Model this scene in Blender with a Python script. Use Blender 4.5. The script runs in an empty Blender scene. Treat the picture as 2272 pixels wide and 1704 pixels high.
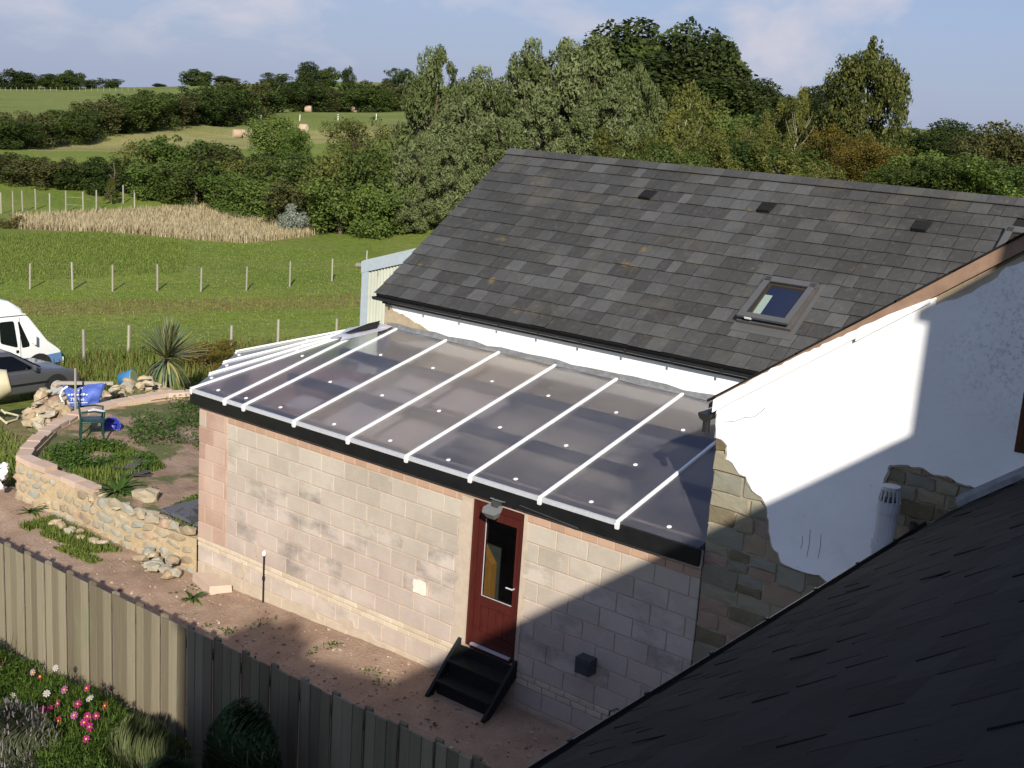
import bpy, math, random
import numpy as np
from mathutils import Vector, Matrix, noise as mnoise
R = math.radians
rnd = random.Random(11)
scene = bpy.context.scene

# ---------------------------------------------------------------- camera
CAM = Vector((9.877, -12.122, 7.918))
PITCH, ROLL, YAW = R(12.97), R(3.96), R(-37.66)
fw = Vector((math.sin(YAW) * math.cos(PITCH), math.cos(YAW) * math.cos(PITCH), -math.sin(PITCH)))
rt = Vector((math.cos(YAW), -math.sin(YAW), 0))
up = rt.cross(fw)
r2 = rt * math.cos(ROLL) + up * math.sin(ROLL)
u2 = up * math.cos(ROLL) - rt * math.sin(ROLL)
cd = bpy.data.cameras.new('camera')
cd.sensor_width = 36.0
cd.lens = 36.0 * 2699.0 / 2272.0
cd.clip_start = 0.05
cd.clip_end = 6000
cam = bpy.data.objects.new('camera', cd)
bpy.context.collection.objects.link(cam)
cam.matrix_world = Matrix(((r2.x, u2.x, -fw.x, CAM.x), (r2.y, u2.y, -fw.y, CAM.y), (r2.z, u2.z, -fw.z, CAM.z), (0, 0, 0, 1)))
scene.camera = cam

# ---------------------------------------------------------------- sky and sun
SUN = Vector((0.928, -1.0, 0.705)).normalized()          # towards the sun
elev = math.asin(SUN.z)
azim = math.atan2(SUN.x, SUN.y)
world = bpy.data.worlds.new('World')
scene.world = world
world.use_nodes = True
wn = world.node_tree
wn.nodes.clear()
wl = wn.links.new
def wnode(t, **k):
    n = wn.nodes.new(t)
    for a, b in k.items():
        setattr(n, a, b)
    return n
wout = wnode('ShaderNodeOutputWorld')
bg = wnode('ShaderNodeBackground')
bg.inputs['Strength'].default_value = 0.088
sky = wnode('ShaderNodeTexSky', sky_type='NISHITA', sun_disc=False)
sky.sun_elevation = elev
sky.sun_rotation = azim
sky.altitude = 100
sky.air_density = 1.0
sky.dust_density = 0.25
sky.ozone_density = 4.5
# broken cloud: noise over the sky dome, flattened towards the horizon
tc = wnode('ShaderNodeTexCoord')
sep = wnode('ShaderNodeSeparateXYZ')
wl(tc.outputs['Generated'], sep.inputs[0])
def wmath(op, a, b=None, c=None):
    n = wnode('ShaderNodeMath', operation=op)
    for i, v in enumerate((a, b, c)):
        if v is None:
            continue
        if isinstance(v, (int, float)):
            n.inputs[i].default_value = v
        else:
            wl(v, n.inputs[i])
    return n.outputs[0]
zz = wmath('ADD', wmath('MAXIMUM', sep.outputs['Z'], 0.0), 0.42)
cx = wmath('DIVIDE', sep.outputs['X'], zz)
cy = wmath('DIVIDE', sep.outputs['Y'], zz)
comb = wnode('ShaderNodeCombineXYZ')
wl(cx, comb.inputs[0]); wl(cy, comb.inputs[1])
comb.inputs[2].default_value = 4.2
cn = wnode('ShaderNodeTexNoise', noise_dimensions='4D')
cn.inputs['W'].default_value = 5.0
cn.inputs['Scale'].default_value = 2.6
cn.inputs['Detail'].default_value = 7
cn.inputs['Roughness'].default_value = 0.56
cn.inputs['Distortion'].default_value = 0.25
wl(comb.outputs[0], cn.inputs['Vector'])
cr = wnode('ShaderNodeValToRGB')
cr.color_ramp.elements[0].position = 0.51
cr.color_ramp.elements[0].color = (0, 0, 0, 1)
cr.color_ramp.elements[1].position = 0.64
cr.color_ramp.elements[1].color = (1, 1, 1, 1)
wl(cn.outputs['Fac'], cr.inputs['Fac'])
cmix = wnode('ShaderNodeMixRGB')
cmix.inputs['Color2'].default_value = (5.3, 5.2, 5.9, 1)
wl(wmath('MULTIPLY', wmath('MULTIPLY', cr.outputs['Color'], 0.85), wmath('MINIMUM', wmath('MULTIPLY', wmath('MAXIMUM', sep.outputs['Z'], 0.0), 22.0), 1.0)), cmix.inputs['Fac'])
stint = wnode('ShaderNodeMixRGB', blend_type='MULTIPLY')
stint.inputs['Fac'].default_value = 1.0
stint.inputs['Color2'].default_value = (0.93, 0.92, 1.08, 1)
wl(sky.outputs['Color'], stint.inputs['Color1'])
# lavender grey air towards the horizon, the same all the way round
hz = wnode('ShaderNodeMixRGB')
hz.inputs['Color2'].default_value = (2.8, 3.3, 4.7, 1)
wl(wmath('MULTIPLY', wmath('POWER', 2.718, wmath('MULTIPLY', wmath('MAXIMUM', sep.outputs['Z'], 0.0), -2.2)), 0.92), hz.inputs['Fac'])
wl(stint.outputs['Color'], hz.inputs['Color1'])
wl(hz.outputs['Color'], cmix.inputs['Color1'])
wl(cmix.outputs['Color'], bg.inputs['Color'])
wl(bg.outputs[0], wout.inputs['Surface'])

sl = bpy.data.lights.new('sun', 'SUN')
sl.energy = 4.8
sl.angle = R(0.55)
sl.color = (1.0, 0.93, 0.82)
sun = bpy.data.objects.new('sun', sl)
bpy.context.collection.objects.link(sun)
sun.rotation_euler = (-SUN).to_track_quat('-Z', 'Y').to_euler()
sun.location = (30, -40, 30)

vs = scene.view_settings
vs.view_transform = 'Standard'
vs.look = 'None'
vs.exposure = 0.45
vs.gamma = 1.0
vs.use_curve_mapping = False
scene.render.engine = 'CYCLES'
cy_ = scene.cycles
cy_.use_denoising = True
cy_.max_bounces = 7
cy_.diffuse_bounces = 3
cy_.glossy_bounces = 3
cy_.transmission_bounces = 5
cy_.transparent_max_bounces = 14
cy_.sample_clamp_indirect = 6

# ---------------------------------------------------------------- helpers
COL = bpy.context.collection
def link(o, parent=None):
    COL.objects.link(o)
    if parent is not None:
        o.parent = parent
    return o
def tag(o, label, cat, group=None):
    o['label'] = label
    o['category'] = cat
    if group:
        o['group'] = group
    return o
def thing(name, label, cat, loc=(0, 0, 0), rz=0.0, group=None):
    o = bpy.data.objects.new(name, None)
    o.empty_display_size = 0.2
    COL.objects.link(o)
    o.location = loc
    o.rotation_euler = (0, 0, rz)
    return tag(o, label, cat, group)
def kind(o, k):
    o['kind'] = k
    return o
class MB:
    """collects vertices and faces of one mesh"""
    def __init__(s):
        s.v = []; s.f = []; s.t = []
    def add(s, v, f, tone=None):
        b = len(s.v)
        s.v += [tuple(p) for p in v]
        s.f += [tuple(i + b for i in q) for q in f]
        s.t += [0.0 if tone is None else tone] * len(v)
        return s
    def box(s, x0, x1, y0, y1, z0, z1, tone=None):
        return s.add(*box(x0, x1, y0, y1, z0, z1), tone)
    def mesh(s, name, mat=None, smooth=False):
        me = bpy.data.meshes.new(name)
        me.from_pydata(s.v, [], s.f)
        at = me.attributes.new('tone', 'FLOAT', 'POINT')
        at.data.foreach_set('value', s.t)
        if mat:
            me.materials.append(mat)
        if smooth:
            me.polygons.foreach_set('use_smooth', [True] * len(me.polygons))
        me.update()
        return me
    def obj(s, name, mat, parent=None, smooth=False, loc=None, rot=None):
        o = bpy.data.objects.new(name, s.mesh(name, mat, smooth))
        link(o, parent)
        if loc is not None: o.location = loc
        if rot is not None: o.rotation_euler = rot
        return o
BF = [(0, 3, 2, 1), (4, 5, 6, 7), (0, 1, 5, 4), (1, 2, 6, 5), (2, 3, 7, 6), (3, 0, 4, 7)]
def box(x0, x1, y0, y1, z0, z1):
    return ([(x0, y0, z0), (x1, y0, z0), (x1, y1, z0), (x0, y1, z0), (x0, y0, z1), (x1, y0, z1), (x1, y1, z1), (x0, y1, z1)], BF)
def hexa(p):                      # 4 bottom + 4 top points
    return ([tuple(q) for q in p], BF)
def cbox(x0, x1, y0, y1, z0, z1, c=0.008):
    """box whose front (-y) face edges are chamfered"""
    v = [(x0, y1, z0), (x1, y1, z0), (x1, y1, z1), (x0, y1, z1),
         (x0, y0 + c, z0), (x1, y0 + c, z0), (x1, y0 + c, z1), (x0, y0 + c, z1),
         (x0 + c, y0, z0 + c), (x1 - c, y0, z0 + c), (x1 - c, y0, z1 - c), (x0 + c, y0, z1 - c)]
    f = [(0, 3, 2, 1)[::-1][::-1], (0, 1, 5, 4), (1, 2, 6, 5), (2, 3, 7, 6), (3, 0, 4, 7),
         (4, 5, 9, 8), (5, 6, 10, 9), (6, 7, 11, 10), (7, 4, 8, 11), (8, 9, 10, 11)]
    return v, f
def tube(pts, r, n=8, cap=True, r1=None):
    """swept circle along points; r may taper to r1"""
    pts = [Vector(p) for p in pts]
    v = []; f = []
    m = len(pts)
    for i, p in enumerate(pts):
        d = (pts[min(i + 1, m - 1)] - pts[max(i - 1, 0)])
        if d.length < 1e-9: d = Vector((0, 0, 1))
        d.normalize()
        a = d.orthogonal().normalized() if i == 0 else None
        if i == 0:
            ref = a
        a = (ref - d * ref.dot(d))
        if a.length < 1e-6: a = d.orthogonal()
        a.normalize(); ref = a
        b = d.cross(a)
        rr = r if r1 is None else r + (r1 - r) * i / max(1, m - 1)
        if isinstance(r, (list, tuple)): rr = r[i]
        for k in range(n):
            t = 2 * math.pi * k / n
            v.append(tuple(p + a * (rr * math.cos(t)) + b * (rr * math.sin(t))))
    for i in range(m - 1):
        for k in range(n):
            k2 = (k + 1) % n
            f.append((i * n + k, i * n + k2, (i + 1) * n + k2, (i + 1) * n + k))
    if cap:
        f.append(tuple(range(n))[::-1])
        f.append(tuple(range((m - 1) * n, m * n)))
    return v, f
def lathe(prof, n=16, axis='z'):
    """profile [(r,z)] round z"""
    v = []; f = []
    for (r_, z_) in prof:
        for k in range(n):
            t = 2 * math.pi * k / n
            v.append((r_ * math.cos(t), r_ * math.sin(t), z_))
    for i in range(len(prof) - 1):
        for k in range(n):
            k2 = (k + 1) % n
            f.append((i * n + k, i * n + k2, (i + 1) * n + k2, (i + 1) * n + k))
    f.append(tuple(range(n))[::-1])
    f.append(tuple(range((len(prof) - 1) * n, len(prof) * n)))
    return v, f
def prism(poly, z0, z1, plane='xz'):
    """extrude a 2-D polygon; plane xz -> depth along y, xy -> z, yz -> x"""
    n = len(poly)
    def P(a, b, c):
        return {'xz': (a, c, b), 'xy': (a, b, c), 'yz': (c, a, b)}[plane]
    v = [P(a, b, z0) for a, b in poly] + [P(a, b, z1) for a, b in poly]
    f = [tuple(range(n)), tuple(range(n, 2 * n))[::-1]]
    for i in range(n):
        j = (i + 1) % n
        f.append((i, i + n, j + n, j))
    return v, f
def fixn(o):
    import bmesh
    bm = bmesh.new(); bm.from_mesh(o.data)
    bmesh.ops.recalc_face_normals(bm, faces=bm.faces)
    bm.to_mesh(o.data); bm.free()
    return o
def rock(rg, sx, sy, sz, sub=1, j=0.25):
    """angular stone: jittered cube with cut corners"""
    import bmesh
    bm = bmesh.new()
    bmesh.ops.create_icosphere(bm, subdivisions=sub, radius=1.0)
    v = []
    for p in bm.verts:
        c = p.co
        m_ = max(abs(c.x), abs(c.y), abs(c.z))
        q = c * (0.30 + 0.70 / m_)
        q = q * (1 + rg.uniform(-j, j))
        v.append((q.x * sx, q.y * sy, q.z * sz))
    f = [tuple(x.index for x in fa.verts) for fa in bm.faces]
    bm.free()
    return v, f
def xf(vf, M):
    return [tuple(M @ Vector(p)) for p in vf[0]], vf[1]
def copy_tree(o, parent=None):
    c = o.copy()
    COL.objects.link(c)
    if parent is not None: c.parent = parent
    for ch in o.children:
        copy_tree(ch, c)
    return c
def jag(pts, amp, steps, rg, closed=False):
    """break a polyline into a ragged one"""
    out = []
    for a, b in zip(pts[:-1], pts[1:]):
        L = math.hypot(b[0] - a[0], b[1] - a[1])
        n = max(1, int(L / steps))
        for k in range(n):
            t = k / n
            w = amp if k else amp * 0.3
            out.append((a[0] + (b[0] - a[0]) * t + rg.uniform(-w, w), a[1] + (b[1] - a[1]) * t + rg.uniform(-w, w)))
    out.append(pts[-1])
    return out

# ---------------------------------------------------------------- materials
class NT:
    def __init__(s, name):
        s.m = bpy.data.materials.new(name)
        s.m.use_nodes = True
        s.t = s.m.node_tree
        s.t.nodes.clear()
        s.out = s.n('ShaderNodeOutputMaterial')
    def n(s, t, **k):
        x = s.t.nodes.new(t)
        for a, b in k.items(): setattr(x, a, b)
        return x
    def l(s, a, b): s.t.links.new(a, b)
    def val(s, sock, v):
        if isinstance(v, (int, float)): sock.default_value = v
        elif isinstance(v, (tuple, list)): sock.default_value = (*v, 1) if len(v) == 3 and sock.type == 'RGBA' else v
        else: s.l(v, sock)
    def math(s, op, a, b=None, clamp=False):
        x = s.n('ShaderNodeMath', operation=op, use_clamp=clamp)
        s.val(x.inputs[0], a)
        if b is not None: s.val(x.inputs[1], b)
        return x.outputs[0]
    def mix(s, fac, a, b, mode='MIX'):
        x = s.n('ShaderNodeMixRGB', blend_type=mode)
        s.val(x.inputs[0], fac); s.val(x.inputs[1], a); s.val(x.inputs[2], b)
        return x.outputs[0]
    def ramp(s, fac, stops, interp='LINEAR'):
        x = s.n('ShaderNodeValToRGB')
        x.color_ramp.interpolation = interp
        e = x.color_ramp.elements
        while len(e) < len(stops): e.new(0.5)
        for k, (p, c) in enumerate(stops):
            e[k].position = p
            e[k].color = (*c, 1) if not isinstance(c, (int, float)) else (c, c, c, 1)
        s.l(fac, x.inputs[0])
        return x.outputs[0]
    def noise(s, vec, scale, detail=4, rough=0.55, dist=0.0):
        x = s.n('ShaderNodeTexNoise')
        x.inputs['Scale'].default_value = scale
        x.inputs['Detail'].default_value = detail
        x.inputs['Roughness'].default_value = rough
        x.inputs['Distortion'].default_value = dist
        if vec is not None: s.l(vec, x.inputs['Vector'])
        return x.outputs['Fac']
    def pos(s, stretch=None, obj=False):
        if obj:
            o = s.n('ShaderNodeTexCoord').outputs['Object']
        else:
            o = s.n('ShaderNodeNewGeometry').outputs['Position']
        if stretch:
            x = s.n('ShaderNodeVectorMath', operation='MULTIPLY')
            s.l(o, x.inputs[0]); x.inputs[1].default_value = stretch
            o = x.outputs[0]
        return o
    def tone(s):
        a = s.n('ShaderNodeAttribute', attribute_name='tone').outputs['Fac']
        b = s.n('ShaderNodeObjectInfo').outputs['Random']
        return s.math('FRACT', s.math('ADD', a, b))
def gm(name, cols, tw=0.5, ns=6.0, nd=5, rough=0.85, bump=None, over=(), spec=0.3, metal=0.0, stretch=None, obj=False, transl=None, coat=None):
    t = NT(name)
    p = t.pos(stretch, obj)
    nz = t.noise(p, ns, nd)
    fac = t.math('ADD', t.math('MULTIPLY', t.tone(), tw), t.math('MULTIPLY', t.math('MULTIPLY_ADD', nz, 1.6) if False else nz, 1 - tw))
    c = t.ramp(fac, cols)
    for (sc, lo, hi, col, amt, st) in over:
        q = t.noise(t.pos(st, obj), sc, 5, 0.6)
        c = t.mix(t.math('MULTIPLY', t.ramp(q, [(lo, 0.0), (hi, 1.0)]), amt), c, col)
    b = t.n('ShaderNodeBsdfPrincipled')
    t.l(c, b.inputs['Base Color'])
    b.inputs['Roughness'].default_value = rough
    b.inputs['Specular IOR Level'].default_value = spec
    b.inputs['Metallic'].default_value = metal
    if coat: b.inputs['Coat Weight'].default_value = coat
    if bump:
        bn = t.n('ShaderNodeBump')
        bn.inputs['Strength'].default_value = bump[1]
        bn.inputs['Distance'].default_value = bump[2]
        t.l(t.noise(t.pos(bump[3] if len(bump) > 3 else None, obj), bump[0], 6, 0.65), bn.inputs['Height'])
        t.l(bn.outputs[0], b.inputs['Normal'])
    sh = b.outputs[0]
    if transl:
        tr = t.n('ShaderNodeBsdfTranslucent')
        t.l(t.mix(0.5, c, transl[1]), tr.inputs['Color'])
        mx = t.n('ShaderNodeMixShader')
        mx.inputs[0].default_value = transl[0]
        t.l(sh, mx.inputs[1]); t.l(tr.outputs[0], mx.inputs[2])
        sh = mx.outputs[0]
    t.l(sh, t.out.inputs['Surface'])
    return t.m
def flat(name, col, rough=0.5, spec=0.4, metal=0.0, var=0.12, ns=9.0, coat=None, bump=None):
    d = tuple(max(0, x * (1 - var)) for x in col); u_ = tuple(min(1, x * (1 + var)) for x in col)
    return gm(name, [(0.25, d), (0.75, u_)], tw=0.15, ns=ns, rough=rough, spec=spec, metal=metal, coat=coat, bump=bump)

M = {}
def block_mat():
    t = NT('concrete block'); p = t.pos(); to = t.tone()
    sp = t.n('ShaderNodeSeparateXYZ'); t.l(p, sp.inputs[0])
    n1 = t.noise(p, 1.3, 6, .6)
    up_ = t.ramp(t.math('ADD', t.math('MULTIPLY', to, 0.35), t.math('MULTIPLY', n1, 0.65)), [(0.22, (0.335, 0.29, 0.232)), (0.5, (0.455, 0.40, 0.325)), (0.8, (0.525, 0.47, 0.385))])
    lo_ = t.ramp(t.math('ADD', t.math('MULTIPLY', to, 0.30), t.math('MULTIPLY', n1, 0.70)), [(0.22, (0.375, 0.305, 0.26)), (0.5, (0.485, 0.405, 0.345)), (0.8, (0.56, 0.485, 0.42))])
    hf = t.math('ADD', sp.outputs['Z'], t.math('MULTIPLY', t.math('SUBTRACT', t.noise(p, 0.8, 5, .65), 0.5), 2.6))
    c = t.mix(t.ramp(t.math('DIVIDE', hf, 3.0), [(0.46, 0.0), (0.62, 1.0)]), lo_, up_)
    # grey damp smudges, stronger on some blocks than on others and mostly below the top courses
    sm = t.ramp(t.noise(t.pos((1, 1, 1.7)), 1.5, 6, .62), [(0.44, 0.0), (0.62, 1.0)])
    blk = t.ramp(to, [(0.40, 0.10), (0.62, 1.0)])
    low = t.ramp(t.math('DIVIDE', sp.outputs['Z'], 3.0), [(0.05, 0.35), (0.22, 1.0), (0.62, 1.0), (0.80, 0.18)])
    c = t.mix(t.math('MULTIPLY', t.math('MULTIPLY', sm, blk), t.math('MULTIPLY', low, 0.68)), c, (0.165, 0.140, 0.125))
    c = t.mix(t.math('MULTIPLY', t.ramp(t.noise(p, 5.5, 6, .7), [(0.56, 0.0), (0.72, 1.0)]), 0.45), c, (0.60, 0.52, 0.455))
    c = t.mix(t.math('MULTIPLY', t.ramp(t.noise(p, 55, 3, .7), [(0.40, 0.0), (0.75, 1.0)]), 0.28), c, (0.60, 0.54, 0.46))
    c = t.mix(t.math('MULTIPLY', t.ramp(t.noise(p, 70, 3, .7), [(0.58, 0.0), (0.72, 1.0)]), 0.35), c, (0.16, 0.14, 0.12))
    b = t.n('ShaderNodeBsdfPrincipled'); t.l(c, b.inputs['Base Color']); b.inputs['Roughness'].default_value = 0.95; b.inputs['Specular IOR Level'].default_value = 0.2
    bn = t.n('ShaderNodeBump'); bn.inputs['Strength'].default_value = 0.5; bn.inputs['Distance'].default_value = 0.006
    t.l(t.noise(p, 80, 5, .7), bn.inputs['Height']); t.l(bn.outputs[0], b.inputs['Normal']); t.l(b.outputs[0], t.out.inputs['Surface'])
    return t.m
M['block'] = block_mat()
M['redblock'] = gm('reddish block', [(0.1, (0.31, 0.195, 0.15)), (0.5, (0.42, 0.28, 0.215)), (0.75, (0.46, 0.335, 0.265)), (0.88, (0.40, 0.365, 0.30))], tw=0.6, ns=2.5, rough=0.95, bump=(90, 0.3, 0.004),
    over=[(1.0, 0.52, 0.7, (0.55, 0.42, 0.33), 0.5, None), (26, 0.4, 0.8, (0.55, 0.45, 0.36), 0.2, None)])
M['brick'] = gm('pink brick', [(0.1, (0.36, 0.23, 0.16)), (0.9, (0.50, 0.33, 0.23))], tw=0.5, ns=4, rough=0.95, over=[(26, 0.4, 0.8, (0.55, 0.45, 0.36), 0.2, None)])
M['whitebrick'] = gm('pale brick', [(0.1, (0.44, 0.36, 0.27)), (0.9, (0.62, 0.54, 0.42))], tw=0.5, ns=4, rough=0.95)
M['mortar'] = gm('sand mortar', [(0.2, (0.38, 0.27, 0.19)), (0.8, (0.56, 0.42, 0.31))], tw=0.1, ns=12, rough=0.97, bump=(60, 0.4, 0.006))
M['cement'] = gm('smeared cement', [(0.2, (0.40, 0.33, 0.25)), (0.8, (0.54, 0.45, 0.35))], tw=0.1, ns=7, rough=0.95, bump=(40, 0.4, 0.008))
M['slate'] = gm('roof slate', [(0.12, (0.032, 0.030, 0.028)), (0.36, (0.050, 0.049, 0.046)), (0.60, (0.064, 0.063, 0.061)), (0.78, (0.083, 0.083, 0.081)), (0.92, (0.115, 0.116, 0.116))], tw=0.58, ns=9, nd=6, rough=0.62, spec=0.45, stretch=(4, 1, 1), bump=(16, 0.3, 0.006, (3, 1, 1)),
    over=[(0.42, 0.46, 0.62, (0.036, 0.035, 0.030), 0.7, None), (1.3, 0.56, 0.68, (0.085, 0.078, 0.055), 0.55, None), (1.9, 0.655, 0.73, (0.17, 0.115, 0.03), 0.7, None), (6, 0.70, 0.76, (0.24, 0.13, 0.025), 0.6, None), (11, 0.54, 0.72, (0.13, 0.125, 0.105), 0.30, None), (46, 0.72, 0.77, (0.40, 0.40, 0.36), 0.6, None)])
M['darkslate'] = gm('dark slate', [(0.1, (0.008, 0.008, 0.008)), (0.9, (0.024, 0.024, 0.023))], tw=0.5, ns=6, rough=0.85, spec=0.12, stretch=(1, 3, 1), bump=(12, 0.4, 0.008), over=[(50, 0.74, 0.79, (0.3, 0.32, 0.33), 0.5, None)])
M['felt'] = flat('roof underlay', (0.018, 0.018, 0.018), rough=0.9, spec=0.1)
def render_mat():
    t = NT('white render'); p = t.pos()
    c = t.ramp(t.noise(p, 1.2, 5), [(0.3, (0.80, 0.80, 0.80)), (0.6, (0.88, 0.88, 0.88))])
    c = t.mix(t.math('MULTIPLY', t.ramp(t.noise(p, 1.6, 5, .6), [(0.60, 0.0), (0.78, 1.0)]), 0.5), c, (0.62, 0.62, 0.60))
    d = t.n('ShaderNodeVectorMath', operation='DISTANCE'); t.l(p, d.inputs[0]); d.inputs[1].default_value = (6.75, 0.0, 5.95)
    near = t.ramp(t.math('ADD', d.outputs['Value'], t.math('MULTIPLY', t.noise(p, 2.5, 4), 0.6)), [(0.75 / 2, 1.0), (1.45 / 2, 0.0)]) if False else t.math('SUBTRACT', 1.0, t.math('DIVIDE', t.math('ADD', d.outputs['Value'], t.noise(p, 2.2, 4)), 1.45), True)
    fl = t.ramp(t.noise(p, 22, 6, .7), [(0.50, 0.0), (0.64, 1.0)])
    c = t.mix(t.math('MULTIPLY', t.math('MULTIPLY', near, fl), 0.95, True), c, (0.16, 0.16, 0.14))
    fl2 = t.ramp(t.noise(p, 26, 4, .6), [(0.70, 0.0), (0.74, 1.0)])
    c = t.mix(t.math('MULTIPLY', fl2, 0.5), c, (0.28, 0.28, 0.26))
    b = t.n('ShaderNodeBsdfPrincipled'); t.l(c, b.inputs['Base Color']); b.inputs['Roughness'].default_value = 0.92; b.inputs['Specular IOR Level'].default_value = 0.2
    bn = t.n('ShaderNodeBump'); bn.inputs['Strength'].default_value = 0.3; bn.inputs['Distance'].default_value = 0.012
    t.l(t.noise(p, 14, 6, .6), bn.inputs['Height']); t.l(bn.outputs[0], b.inputs['Normal']); t.l(b.outputs[0], t.out.inputs['Surface'])
    return t.m
M['render'] = render_mat()
M['stone'] = gm('rubble stone', [(0.05, (0.13, 0.095, 0.05)), (0.25, (0.19, 0.17, 0.115)), (0.5, (0.24, 0.235, 0.185)), (0.72, (0.28, 0.24, 0.155)), (0.86, (0.30, 0.20, 0.145)), (0.97, (0.20, 0.215, 0.195))], tw=0.8, ns=7, rough=0.9, bump=(14, 0.6, 0.015), over=[(9, 0.58, 0.75, (0.30, 0.26, 0.17), 0.4, None)])
M['stonemortar'] = gm('lime mortar', [(0.2, (0.28, 0.22, 0.145)), (0.8, (0.42, 0.35, 0.24))], tw=0.0, ns=9, rough=0.96, bump=(30, 0.6, 0.012))
M['fieldstone'] = gm('tan field stone', [(0.05, (0.24, 0.18, 0.115)), (0.3, (0.36, 0.28, 0.18)), (0.6, (0.42, 0.34, 0.225)), (0.82, (0.36, 0.34, 0.27)), (0.95, (0.46, 0.30, 0.22))], tw=0.8, ns=6, rough=0.92, bump=(12, 0.5, 0.02), over=[(8, 0.56, 0.7, (0.52, 0.43, 0.30), 0.5, None)])
M['wallstone'] = gm('walling stone', [(0.05, (0.25, 0.18, 0.12)), (0.3, (0.34, 0.29, 0.20)), (0.6, (0.31, 0.31, 0.26)), (0.82, (0.40, 0.32, 0.21)), (0.95, (0.38, 0.24, 0.18))], tw=0.8, ns=6, rough=0.92, bump=(12, 0.5, 0.02), over=[(8, 0.54, 0.7, (0.56, 0.43, 0.27), 0.6, None)])
M['sandmortar'] = gm('yellow sand mortar', [(0.2, (0.40, 0.30, 0.175)), (0.8, (0.55, 0.43, 0.27))], tw=0.0, ns=9, rough=0.97, bump=(24, 0.8, 0.03))
M['coping'] = gm('pink concrete coping', [(0.1, (0.42, 0.31, 0.235)), (0.9, (0.56, 0.43, 0.34))], tw=0.5, ns=5, rough=0.94, bump=(50, 0.3, 0.005))
M['black'] = flat('black paint', (0.010, 0.010, 0.011), rough=0.38, spec=0.4, var=0.3, ns=5)
M['blackmatt'] = flat('black stained timber', (0.014, 0.015, 0.015), rough=0.7, spec=0.25, var=0.3)
M['gutter'] = flat('black plastic gutter', (0.018, 0.018, 0.019), rough=0.35, spec=0.5)
M['whitebar'] = flat('white glazing bar', (0.78, 0.79, 0.80), rough=0.4, var=0.04)
M['alu'] = flat('pale aluminium strip', (0.62, 0.63, 0.66), rough=0.4, metal=0.3, var=0.1, ns=20)
M['lead'] = gm('grey flashing', [(0.2, (0.12, 0.125, 0.13)), (0.8, (0.28, 0.29, 0.30))], tw=0.1, ns=10, rough=0.7, bump=(20, 0.6, 0.01))
M['foil'] = gm('silver flashing tape', [(0.2, (0.50, 0.50, 0.55)), (0.8, (0.80, 0.80, 0.86))], tw=0.1, ns=10, rough=0.45, metal=0.35, bump=(14, 0.8, 0.02))
M['terracotta'] = gm('terracotta verge', [(0.2, (0.20, 0.125, 0.085)), (0.8, (0.34, 0.225, 0.155))], tw=0.2, ns=8, rough=0.9, bump=(30, 0.3, 0.005))
M['doorred'] = gm('dark red painted wood', [(0.2, (0.045, 0.008, 0.006)), (0.8, (0.085, 0.017, 0.012))], tw=0.2, ns=5, rough=0.42, spec=0.4, stretch=(6, 1, 1))
M['orangewood'] = gm('varnished pine', [(0.2, (0.30, 0.12, 0.03)), (0.8, (0.48, 0.22, 0.06))], tw=0.3, ns=4, rough=0.4, stretch=(10, 10, 1))
M['timber'] = gm('dark timber', [(0.2, (0.05, 0.045, 0.045)), (0.8, (0.095, 0.085, 0.08))], tw=0.2, ns=5, rough=0.8)
M['plaster'] = gm('inside plaster', [(0.2, (0.46, 0.40, 0.31)), (0.8, (0.62, 0.55, 0.44))], tw=0.0, ns=1.6, rough=0.95)
M['board'] = gm('pinkish board', [(0.25, (0.46, 0.37, 0.30)), (0.75, (0.62, 0.53, 0.44))], tw=0.25, ns=2.2, rough=0.95, over=[(1.4, 0.5, 0.66, (0.42, 0.37, 0.33), 0.7, None)])
M['darkfloor'] = flat('dark inside floor', (0.10, 0.10, 0.13), rough=0.9)
M['fencewood'] = gm('weathered fence board', [(0.1, (0.112, 0.092, 0.058)), (0.5, (0.185, 0.157, 0.103)), (0.9, (0.28, 0.245, 0.168))], tw=0.6, ns=2.0, nd=7, rough=0.9, stretch=(12, 12, 0.5), bump=(9, 0.8, 0.01, (10, 10, 0.4)), over=[(2.5, 0.62, 0.74, (0.17, 0.20, 0.10), 0.5, (1, 1, 0.5)), (11, 0.72, 0.78, (0.10, 0.08, 0.05), 0.6, (1, 1, 0.6))])
M['post'] = gm('grey timber post', [(0.1, (0.22, 0.20, 0.165)), (0.9, (0.38, 0.35, 0.29))], tw=0.4, ns=6, rough=0.9, stretch=(4, 4, 0.6))
M['wire'] = flat('fence wire', (0.25, 0.27, 0.28), rough=0.5, metal=0.6)
M['gravel'] = gm('pink gravel ground', [(0.2, (0.26, 0.172, 0.118)), (0.5, (0.36, 0.25, 0.176)), (0.8, (0.46, 0.34, 0.25))], tw=0.0, ns=2.0, nd=9, rough=0.97, bump=(22, 1.0, 0.03),
    over=[(26, 0.52, 0.66, (0.19, 0.125, 0.09), 0.5, None), (32, 0.66, 0.74, (0.58, 0.47, 0.38), 0.75, None), (13, 0.70, 0.76, (0.55, 0.45, 0.36), 0.5, None), (1.1, 0.62, 0.74, (0.33, 0.25, 0.18), 0.5, None)])
M['soil'] = gm('reddish soil', [(0.2, (0.19, 0.125, 0.09)), (0.5, (0.29, 0.20, 0.145)), (0.8, (0.37, 0.27, 0.20))], tw=0.0, ns=2.0, nd=9, rough=0.98, bump=(16, 1.0, 0.04),
    over=[(1.2, 0.47, 0.57, (0.075, 0.105, 0.025), 0.85, None), (20, 0.68, 0.76, (0.55, 0.46, 0.36), 0.6, None)])
M['darksoil'] = gm('garden soil', [(0.2, (0.03, 0.024, 0.018)), (0.8, (0.07, 0.055, 0.04))], tw=0, ns=4, rough=0.97)
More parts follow.
